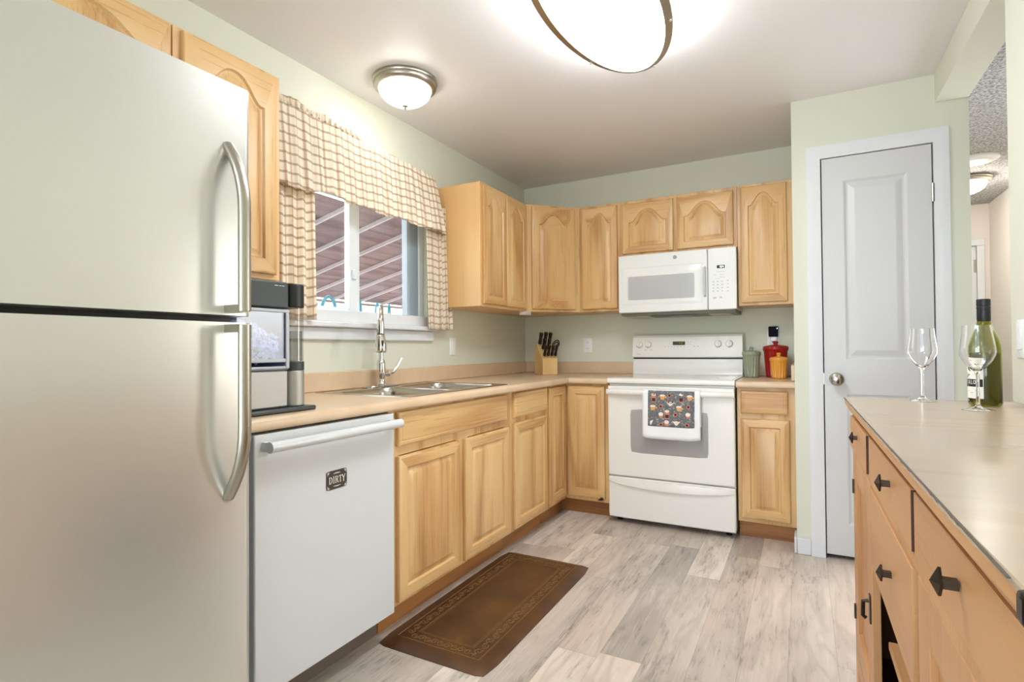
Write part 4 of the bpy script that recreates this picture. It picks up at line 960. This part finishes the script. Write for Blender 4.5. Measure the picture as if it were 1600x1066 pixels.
pf2 = [(y-0.0035, z) for (y, z) in prof[12:-3]]
pf2[-1] = (pf2[-1][0], pf2[-1][1]+0.008)
to2 = obj('printed_panel', towel_grid(1.200, 1.472, pf2, 24), GT, to, ang=3.0); s_ = to2.modifiers.new('solidify', 'SOLIDIFY'); s_.thickness = 0.0015
COF = mat('coffee brown print', srgb(78, 40, 24), 0.9); ORG = mat('pale orange print', srgb(226, 164, 104), 0.9); CRM = mat('cream print', srgb(240, 226, 212), 0.9); PNK = mat('dusty pink print', srgb(206, 134, 112), 0.9)
def print_shapes():
    bm = bmesh.new()
    def Q(u, v, lay=0):
        X = 1.206+u*0.260; z = hz_+0.012-0.232*v; s = (X-1.200)/0.272
        y = hcy-0.0190-0.006*max(0, (hz_-z)/0.275) - 0.0048 - tw_off(X, z) - 0.0005*lay + (0.004 if z > hz_ else 0)
        return Vector((X, y, z))
    def poly(pts, mi, lay=0):
        A = [bm.verts.new(Q(u, v, lay)) for u, v in pts]; f = bm.faces.new(A); f.material_index = mi
    def circ(u, v, r, mi, lay, k=1.0): poly([(u+r*math.cos(2*PI*q/14), v+r*k*1.12*math.sin(2*PI*q/14)) for q in range(14)], mi, lay)
    def tall(u, v): poly([(u-.055, v-.10), (u+.055, v-.10), (u+.045, v+.11), (u-.045, v+.11)], 3, 1); poly([(u-.042, v), (u+.042, v), (u+.036, v+.085), (u-.036, v+.085)], 0, 2); circ(u, v-.09, .05, 2, 2, .6)
    def cup(u, v): poly([(u-.07, v-.045), (u+.07, v-.045), (u+.035, v+.065), (u-.035, v+.065)], 1, 1); circ(u, v-.045, .06, 2, 2, .4); circ(u+.08, v, .022, 1, 1)
    def mug(u, v): circ(u, v, .045, 3, 1); circ(u, v, .028, 0, 2)
    def cake(u, v): poly([(u-.05, v), (u+.05, v), (u+.035, v+.08), (u-.035, v+.08)], 3, 1); circ(u, v-.02, .055, 2, 2, .8)
    def wide(u, v): poly([(u-.095, v-.03), (u+.095, v-.03), (u+.01, v+.075), (u-.02, v+.075)], 2, 1); circ(u, v-.025, .07, 0, 2, .35); circ(u, v-.025, .035, 2, 3, .4)
    tall(.11, .17); cup(.31, .14); mug(.47, .09); tall(.73, .15); cup(.92, .14); wide(.49, .29); cup(.09, .42); mug(.27, .38); cup(.68, .42); mug(.89, .37); cake(.27, .60); tall(.41, .59); mug(.60, .58); cake(.88, .58); wide(.62, .78); mug(.27, .85); cake(.40, .80); mug(.86, .83); poly([(.03, .76), (.10, .74), (.05, .86), (.03, .86)], 2, 1)
    return bm
obj('printed_cups', print_shapes(), [COF, ORG, CRM, PNK], to, flat=True, norm=False)

# ------------------------------------------------------------------ knife block and knives
kbl = thing('knife_block', 'pale wooden knife block on the worktop in the back corner', 'knife block', (0.36, -0.26, 0.9145))
A_ = math.radians(47); Fv = Vector((math.sin(A_), -math.cos(A_), 0)); Sv = Vector((math.cos(A_), math.sin(A_), 0)); K0 = Vector((0.318, -0.278, 0.9145))
KP = lambda f, s, z: K0 + Fv*f + Sv*s + Vector((0, 0, z))   # f forward (towards the room), s to the right
bm = bmesh.new(); prof_k = [(-0.085, 0.0), (0.075, 0.0), (0.075, 0.122), (0.045, 0.135), (-0.045, 0.232), (-0.095, 0.200)]
loft(bm, [[KP(f, -0.060, z) for f, z in prof_k], [KP(f, 0.060, z) for f, z in prof_k]], True, True); obj('block', bm, BIRCH, kbl, 0.003)
obj('slots', strokes(lambda u, v, n: KP(0.045-0.09*v*10, u, 0.135+0.097*v*10) + (Fv*0.097+Vector((0, 0, 0.09))).normalized()*n, [(-0.03, 0.02, 0.03, 0.02, 0.002), (-0.03, 0.05, 0.03, 0.05, 0.002), (-0.03, 0.08, 0.03, 0.08, 0.002)], n0=0.0002), SIDEIN, kbl)
KD = (Fv*0.62 + Vector((0, 0, 0.78))).normalized()
def knife(f, s, z, ln, r, label, name='kitchen_knife', rise=0.0):
    p = KP(f, s, z); t = thing(name, label, 'knife', p, 'knives in the block')
    d = (KD + Vector((0, 0, rise))).normalized()
    bm = bmesh.new(); tube(bm, [p + d*q for q in (0.001, 0.012, 0.018)], [r*0.55, r*0.7, r*0.95], 10, flat=0.6, side=Sv); obj('bolster', bm, CHROME, t)
    bm = bmesh.new(); tube(bm, [p + d*(0.018+ln*q) for q in (0, 0.15, 0.5, 0.8, 0.95, 1.0)], [r*1.1, r*1.1, r*0.95, r*1.15, r*1.2, r*0.8], 12, flat=0.85, side=Sv); obj('handle', bm, HANDLEBLK, t)
    bm = bmesh.new()
    tube(bm, [p + d*(0.018+ln*0.985), p + d*(0.018+ln*1.01)], [r*0.75, r*0.6], 10, flat=0.6, side=Sv); obj('end_cap', bm, CHROME, t)
names4 = ['leftmost', 'second from left', 'third from left', 'rightmost']
for k in range(4): knife(0.060, -0.042+0.029*k, 0.128, 0.085, 0.0115, '%s black steak knife in the front row of the knife block' % names4[k], rise=0.5)
for k, (s, ln) in enumerate(((-0.042, 0.10), (-0.004, 0.105), (0.034, 0.10))): knife(-0.030, s, 0.216, ln*0.9, 0.0145, 'large black handled knife in the top back row of the knife block, %s of three' % ['leftmost', 'middle', 'rightmost'][k], rise=0.7)
for k, (s, ln) in enumerate(((-0.030, 0.085), (0.010, 0.085))): knife(0.006, s, 0.178, ln*0.95, 0.0135, 'black handled knife in the middle row of the knife block, %s of two' % ['left', 'right'][k], rise=0.6)
p = KP(0.012, 0.056, 0.172); sc = thing('kitchen_scissors', 'black handled kitchen scissors at the right side of the knife block', 'scissors', p)
bm = bmesh.new(); tube(bm, [p + KD*0.001, p+KD*0.02], [0.005, 0.004], 8); obj('blades', bm, CHROME, sc)
bm = bmesh.new(); cc = p + KD*0.066; tube(bm, [cc + KD*0.042*math.cos(a) + Sv*0.026*math.sin(a) for a in [2*PI*k/24 for k in range(24)]], 0.0042, 8, closed=True)
cc = p + KD*0.055 + Fv*0.004 - Sv*0.004; tube(bm, [cc + KD*0.034*math.cos(a) + Sv*0.018*math.sin(a) + Fv*0.010 for a in [2*PI*k/24 for k in range(24)]], 0.0042, 8, closed=True); obj('grips', bm, HANDLEBLK, sc)

# ------------------------------------------------------------------ canisters
def canister(x, y, r, h, col, label):
    t = thing('canister', label, 'canister', (x, y, 0.9145)); m = mat('glazed '+label.split()[1], col, 0.2)
    bm = bmesh.new(); n = 128; L = []
    for q, (rr, z, fl) in enumerate(((0.70, 0.0, 0), (0.76, 0.004, 0), (0.77, 0.012, 1), (0.84, 0.40*h, 1), (0.91, 0.80*h, 1), (0.94, 0.86*h, 0), (0.99, 0.885*h, 0), (1.0, 0.92*h, 0), (0.985, 0.95*h, 0), (0.90, 0.952*h, 0))):
        L.append([(x + r*(rr - (0.07*(0.5+0.5*math.cos(16*2*PI*k/n))**2 if fl else 0))*math.cos(2*PI*k/n), y + r*(rr - (0.07*(0.5+0.5*math.cos(16*2*PI*k/n))**2 if fl else 0))*math.sin(2*PI*k/n), 0.9145+z) for k in range(n)])
    loft(bm, L, True, True); obj('jar', bm, m, t, ang=0.9)
    bm = bmesh.new(); dl = 0.018+0.10*(r-0.05); lathe(bm, (x, y, 0.9145+0.953*h), [(0.99*r, 0), (1.0*r, 0.003), (0.97*r, 0.007), (0.8*r, 0.4*dl+0.004), (0.5*r, 0.8*dl), (0.2*r, dl)], 48); ld = obj('lid', bm, m, t, ang=0.9)
    bm = bmesh.new(); z = 0.9145+0.953*h+dl; lathe(bm, (x, y, z), [(0.17*r, -0.002), (0.16*r, 0.005), (0.22*r, 0.010), (0.23*r, 0.016), (0.17*r, 0.021), (0, 0.022)], 20); obj('lid_knob', bm, m, ld)
canister(1.742, -0.215, 0.057, 0.165, srgb(148, 154, 130), 'sage green fluted ceramic canister beside the range')
canister(1.880, -0.150, 0.076, 0.200, srgb(160, 26, 20), 'dark red fluted ceramic canister, tallest of the three, under the outlet')
canister(1.903, -0.300, 0.053, 0.126, srgb(226, 158, 62), 'small yellow fluted ceramic canister in front of the red one')

# ------------------------------------------------------------------ floor mat
fm = thing('kitchen_mat', 'dark brown cushioned floor mat with scroll border lying before the sink cabinet', 'mat', (0.84, -1.94, 0))
MXa, MXb, MYa, MYb = 0.597, 1.078, -2.457, -1.415
bm = bmesh.new(); L = [[(x, y, z) for x, y in rrect_loop(MXa+i, MXb-i, MYa+i, MYb-i, 0.035, 12)] for i, z in ((0, 0.0005), (0, 0.003), (0.004, 0.005), (0.045, 0.0185), (0.055, 0.0195))]
loft(bm, L, True, True); obj('pad', bm, MAT, fm, ang=0.9)
bm = bmesh.new()
for i, r_ in ((0.058, 0.002), (0.115, 0.0018), (0.123, 0.0014)): tube(bm, [(x, y, 0.0195) for x, y in rrect_loop(MXa+i, MXb-i, MYa+i, MYb-i, 0.004, 10)], r_, 6, closed=True)
def scroll(cx, cy, ux, uy, sgn):
    pts = []
    for k in range(22):
        a = k/21*2*PI*1.35; rr = 0.017*(1-k/26); pts.append((cx + ux*rr*math.cos(a) - uy*sgn*rr*math.sin(a), cy + uy*rr*math.cos(a) + ux*sgn*rr*math.sin(a), 0.0195))
    tube(bm, pts, 0.0019, 5)
    tube(bm, [(cx+ux*0.017, cy+uy*0.017, 0.0195), (cx+ux*0.026-uy*sgn*0.012, cy+uy*0.026+ux*sgn*0.012, 0.0195), (cx+ux*0.036-uy*sgn*0.006, cy+uy*0.036+ux*sgn*0.006, 0.0195)], 0.0017, 5)
i = 0.0865
ny = 22; nx = 9
for k in range(ny):
    y = MYa+i+(MYb-MYa-2*i)*(k+0.5)/ny; s = 1 if k % 2 else -1
    scroll(MXa+i, y, 0, 1, s); scroll(MXb-i, y, 0, -1, s)
for k in range(nx):
    x = MXa+i+0.02+(MXb-MXa-2*i-0.04)*(k+0.5)/nx; s = 1 if k % 2 else -1
    scroll(x, MYa+i, 1, 0, s); scroll(x, MYb-i, -1, 0, s)
obj('scroll_border', bm, MATLINE, fm)

# ------------------------------------------------------------------ sideboard on the right
sb = thing('sideboard', 'brown wooden sideboard with drawers, open niche and polished taupe top along the right wall', 'sideboard', (2.40, -2.72, 0))
SX, SY0, SY1, ST = 2.177, -3.515, -1.915, 0.94
bm = bmesh.new(); L = [[(x, y, z) for x, y in rrect_loop(2.155+i, 2.605, -3.535+i, -1.888-i, 0.012, 8)] for i, z in ((0.003, 0.918), (0.0, 0.920), (0.0, 0.9335))]; loft(bm, L, True, True); obj('top_edge', bm, SIDEY, sb, ang=0.5)
bm = bmesh.new(); L = [[(x, y, z) for x, y in rrect_loop(2.155-0.0008+i, 2.6052, -3.5358+i, -1.887-i, 0.012, 8)] for i, z in ((0.0, 0.9336), (0.0, 0.9385), (0.002, 0.94))]; loft(bm, L, True, True); tp = obj('top', bm, TOPM, sb, ang=0.5)
random.seed(5); bm = bmesh.new(); ys = [-3.50+1.60*k/160 for k in range(161)]
zb = [0.9393 - (0.0026*random.random()**3 if random.random() < 0.45 else 0.0) for k in ys]
loft(bm, [[(2.1535, y, z), (2.1535, y, 0.9399), (2.1562, y, 0.9404), (2.1562, y, z)] for y, z in zip(ys, zb)], True, True)
obj('chipped_edge', bm, mat('worn dark edge', srgb(88, 76, 62), 0.5), tp)
bm = bmesh.new(); box(bm, 2.1525, 2.18, -3.5385, -3.520, 0.917, 0.9408); obj('corner_bracket', bm, mat('black metal bracket', srgb(26, 25, 26), 0.25, 0.6), sb, 0.004)
# carcass
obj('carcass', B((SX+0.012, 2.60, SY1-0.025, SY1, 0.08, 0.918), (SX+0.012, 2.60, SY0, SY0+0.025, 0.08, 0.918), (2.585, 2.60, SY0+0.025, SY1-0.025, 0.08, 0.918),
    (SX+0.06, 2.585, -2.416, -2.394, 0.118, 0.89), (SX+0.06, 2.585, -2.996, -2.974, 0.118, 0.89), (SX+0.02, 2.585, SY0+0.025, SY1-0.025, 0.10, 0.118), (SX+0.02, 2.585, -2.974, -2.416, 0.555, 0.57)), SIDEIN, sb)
obj('face_frame', B((SX, SX+0.02, SY0, SY1, 0.889, 0.918), (SX, SX+0.02, SY0+0.022, -1.935, 0.765, 0.785), (SX, SX+0.02, -1.935, SY1, 0.10, 0.889), (SX, SX+0.02, SY0, SY0+0.022, 0.10, 0.889),
    (SX, SX+0.02, SY0+0.022, -1.935, 0.10, 0.135)), SIDEZ, sb, 0.001)
for (ya, yb) in ((SY1-0.05, SY1), (SY0, SY0+0.05)):
    for xx in (SX, 2.55): obj('leg', B((xx, xx+0.05, ya, yb, 0.0, 0.10)), SIDEZ, sb, 0.003)
obj('apron', B((SX+0.002, SX+0.018, SY0+0.05, SY1-0.05, 0.075, 0.10)), SIDEY, sb)
def sknob(par, y, z, lab=None):
    bm = bmesh.new(); x = SX-0.0035
    obox(bm, (x, y-0.006, z-0.006), (-0.017, 0, 0), (0, 0.011, 0), (0, 0, 0.011))
    h = 0.0165; bx = x-0.015; q = [(bx, y, z-h), (bx, y+h*0.75, z), (bx, y, z+h), (bx, y-h*0.75, z)]
    q2 = [(bx-0.003, a[1], a[2]) for a in q]; apex = [(bx-0.011, y+0.0005*(a[1]-y), z+0.0005*(a[2]-z)) for a in q]
    loft(bm, [q, q2, apex], True, True); obj('knob', bm, BRONZE, par, 0.0006)
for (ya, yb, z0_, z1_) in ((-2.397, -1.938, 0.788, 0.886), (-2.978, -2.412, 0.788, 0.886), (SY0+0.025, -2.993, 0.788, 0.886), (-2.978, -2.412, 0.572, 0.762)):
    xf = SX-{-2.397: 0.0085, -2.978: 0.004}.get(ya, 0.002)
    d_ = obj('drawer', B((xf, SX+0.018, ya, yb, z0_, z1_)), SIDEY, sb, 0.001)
    if z0_ > 0.7: obj('gap_shade_strip', B((xf+0.0005, SX+0.018, ya-0.0022, ya-0.0002, z0_+0.001, z1_-0.001)), mat('painted gap shade', srgb(72, 34, 20), 0.5), d_)  # dark strip paints the shade of the gap beside each top drawer
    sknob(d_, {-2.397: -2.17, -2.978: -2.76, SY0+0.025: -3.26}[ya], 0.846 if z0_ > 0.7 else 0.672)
def sdoor(ya, yb, latch_y, hinge_y):
    bm = bmesh.new(); z0_, z1_ = 0.138, 0.762; st = 0.075
    for bx in ((ya, ya+st, z0_, z1_), (yb-st, yb, z0_, z1_), (ya+st, yb-st, z1_-st, z1_), (ya+st, yb-st, z0_, z0_+st)): box(bm, SX+0.0005, SX+0.019, bx[0], bx[1], bx[2], bx[3])
    d_ = obj('door', bm, SIDEZ, sb, 0.002)
    bm = bmesh.new(); nb = 6; wv = (yb-ya-2*st)/nb
    for k in range(nb): box(bm, SX+0.011, SX+0.016, ya+st+wv*k+0.0015, ya+st+wv*(k+1)-0.0015, z0_+st, z1_-st)
    box(bm, SX+0.0145, SX+0.0175, ya+st, yb-st, z0_+st, z1_-st)
    obj('door_panel', bm, SIDEZ, d_)
    for hz in (0.655, 0.25): obj('hinge', B((SX-0.005, SX+0.002, hinge_y-0.008, hinge_y+0.008, hz-0.022, hz+0.022)), BRONZE, d_, 0.001)
    bm = bmesh.new(); box(bm, SX-0.003, SX+0.0006, latch_y-0.012, latch_y+0.012, 0.40, 0.47); tube(bm, [(SX-0.004, latch_y, 0.455), (SX-0.016, latch_y, 0.452), (SX-0.017, latch_y, 0.415), (SX-0.010, latch_y, 0.41)], 0.005, 8); obj('latch', bm, BRONZE, d_)
sdoor(-2.394, -1.938, -2.355, -1.937)
sdoor(SY0+0.025, -2.998, -3.04, SY0+0.02)
obj('niche_shelf', B((SX+0.03, 2.584, -2.973, -2.417, 0.37, 0.388)), SIDEY, sb, 0.002)
sb.rotation_euler.z = 0.0087; sb.location.x += 0.007

# ------------------------------------------------------------------ wine bottle and glasses
bo = thing('wine_bottle', 'green white-wine bottle with black screw cap standing on the sideboard', 'bottle', (2.487, -2.052, ST+0.0005))
bx_, by_, bz_ = 2.487, -2.052, ST+0.0005
outer = [(0.0, 0.012), (0.020, 0.003), (0.031, 0.0), (0.0365, 0.004), (0.0375, 0.012), (0.0375, 0.155), (0.036, 0.172), (0.031, 0.190), (0.024, 0.207), (0.018, 0.222), (0.0148, 0.240), (0.0142, 0.262), (0.0142, 0.285)]
inner = [(0.0125, 0.285), (0.0125, 0.262), (0.0130, 0.241), (0.0160, 0.222), (0.0218, 0.207), (0.0288, 0.190), (0.0338, 0.172), (0.0352, 0.155), (0.0352, 0.014), (0.030, 0.006), (0.018, 0.010), (0.0, 0.016)]
bm = bmesh.new(); lathe(bm, (bx_, by_, bz_), outer+inner, 40); obj('glass_body', bm, GREENGL, bo, ang=1.2)
bm = bmesh.new(); lathe(bm, (bx_, by_, bz_), [(0.0, 0.0165), (0.018, 0.0105), (0.030, 0.0065), (0.0350, 0.014), (0.0350, 0.148), (0.0, 0.148)], 40); obj('wine', bm, WINE, bo, ang=1.0)
bm = bmesh.new(); lathe(bm, (bx_, by_, bz_), [(0.0146, 0.238), (0.0155, 0.242), (0.0155, 0.270), (0.0148, 0.2705), (0.0148, 0.2725), (0.0158, 0.273), (0.0158, 0.279), (0.0150, 0.280), (0.0150, 0.282), (0.0158, 0.283), (0.0158, 0.299), (0.0145, 0.301), (0.0, 0.301)], 32); obj('screw_cap', bm, BLACK, bo, ang=0.5)
TH0 = math.atan2(CAM.y-by_, CAM.x-bx_)
def CYL(u, v, n): a = TH0-0.80+0.76*u/0.0378; return Vector((bx_+(0.0378+n)*math.cos(a), by_+(0.0378+n)*math.sin(a), bz_+v))
def curved(u0, u1, v0, v1, n, name, m, par, k=18):
    bm = bmesh.new(); a = [[CYL(u0+(u1-u0)*i/k, v, n) for i in range(k+1)] for v in (v0, v1)]; b_ = [[CYL(u0+(u1-u0)*i/k, v, n+0.0002) for i in range(k+1)] for v in (v1, v0)]
    loft(bm, a+b_+[a[0]], closed=False); bmesh.ops.remove_doubles(bm, verts=bm.verts, dist=1e-7); return obj(name, bm, m, par)
lb = curved(-0.036, 0.036, 0.022, 0.132, 0.0002, 'label', LABELW, bo)
curved(-0.034, 0.034, 0.055, 0.076, 0.0006, 'label_band', INK, lb)
def letters(seglist, n): 
    segs = []
    for (x0, y0, x1, y1, t) in seglist: segs.append((x0, y0, x1, y1, t))
    return strokes(CYL, segs, n0=n, dn=0.0003)
lt = []; z0_, z1_ = 0.062, 0.0735; W_ = 0.0016
def T(x): return [(x, z0_, x, z1_, W_), (x-0.003, z1_-0.0008, x+0.003, z1_-0.0008, W_)]
def Al(x): return [(x-0.0035, z0_, x, z1_, W_), (x+0.0035, z0_, x, z1_, W_), (x-0.002, z0_+0.0035, x+0.002, z0_+0.0035, W_)]
def Ll(x): return [(x-0.002, z0_, x-0.002, z1_, W_), (x-0.002, z0_+0.0008, x+0.003, z0_+0.0008, W_)]
def Ol(x): return [(x+0.0035*math.cos(a), (z0_+z1_)/2+0.0050*math.sin(a), x+0.0035*math.cos(a+PI/5), (z0_+z1_)/2+0.0050*math.sin(a+PI/5), W_) for a in [PI*k/5 for k in range(10)]]
def Nl(x): return [(x-0.003, z0_, x-0.003, z1_, W_), (x+0.003, z0_, x+0.003, z1_, W_), (x-0.003, z1_, x+0.003, z0_, W_)]
lt = T(-0.020)+Al(-0.0105)+Ll(0.0)+Ol(0.0095)+Nl(0.020)+[(-0.018, 0.0585, 0.018, 0.0585, 0.0010)]
obj('label_lettering', letters(lt, 0.0012), LABELW, lb)
for bd in ([(-0.018, 0.108, -0.012, 0.102, 0.005), (-0.012, 0.102, -0.007, 0.099, 0.003)], [(-0.012, 0.124, -0.006, 0.122, 0.0015)], [(-0.028, 0.118, -0.027, 0.112, 0.0015)],
      [(-0.026, 0.094, -0.019, 0.086, 0.0016), (-0.019, 0.086, -0.009, 0.089, 0.0022), (-0.019, 0.086, -0.023, 0.081, 0.0016)], [(-0.028, 0.084, -0.023, 0.079, 0.0014)],
      [(0.008, 0.112, 0.016, 0.107, 0.003), (0.016, 0.107, 0.024, 0.112, 0.002)], [(0.012, 0.092, 0.020, 0.088, 0.0025), (0.020, 0.088, 0.026, 0.093, 0.0018)]):
    obj('bird_mark', letters(bd, 0.0008), INK, lb)
obj('label_line', letters([(-0.016, 0.043, 0.014, 0.044, 0.0010)], 0.0008), INK, lb); obj('label_line', letters([(-0.008, 0.038, 0.004, 0.038, 0.0008)], 0.0008), INK, lb)
def wineglass(x, y, label):
    z = ST+0.0005; t = thing('wine_glass', label, 'wine glass', (x, y, z), 'wine glasses on the sideboard')
    prof_g = [(0.0, 0.0), (0.0345, 0.0), (0.0355, 0.0012), (0.030, 0.003), (0.014, 0.006), (0.006, 0.011), (0.0042, 0.02), (0.0038, 0.06), (0.0042, 0.092), (0.0075, 0.101), (0.018, 0.112), (0.030, 0.128), (0.0375, 0.145), (0.0388, 0.156), (0.0365, 0.175), (0.0330, 0.200), (0.0312, 0.224),
              (0.0304, 0.224), (0.0321, 0.200), (0.0356, 0.175), (0.0379, 0.156), (0.0366, 0.146), (0.0292, 0.130), (0.0172, 0.114), (0.0075, 0.106), (0.0, 0.104)]
    bm = bmesh.new(); lathe(bm, (x, y, z), prof_g, 48); obj('glass', bm, GLASS, t, ang=1.3)
wineglass(2.362, -1.945, 'empty wine glass at the left, standing alone before the white door')
wineglass(2.441, -2.190, 'empty wine glass standing directly in front of the wine bottle')
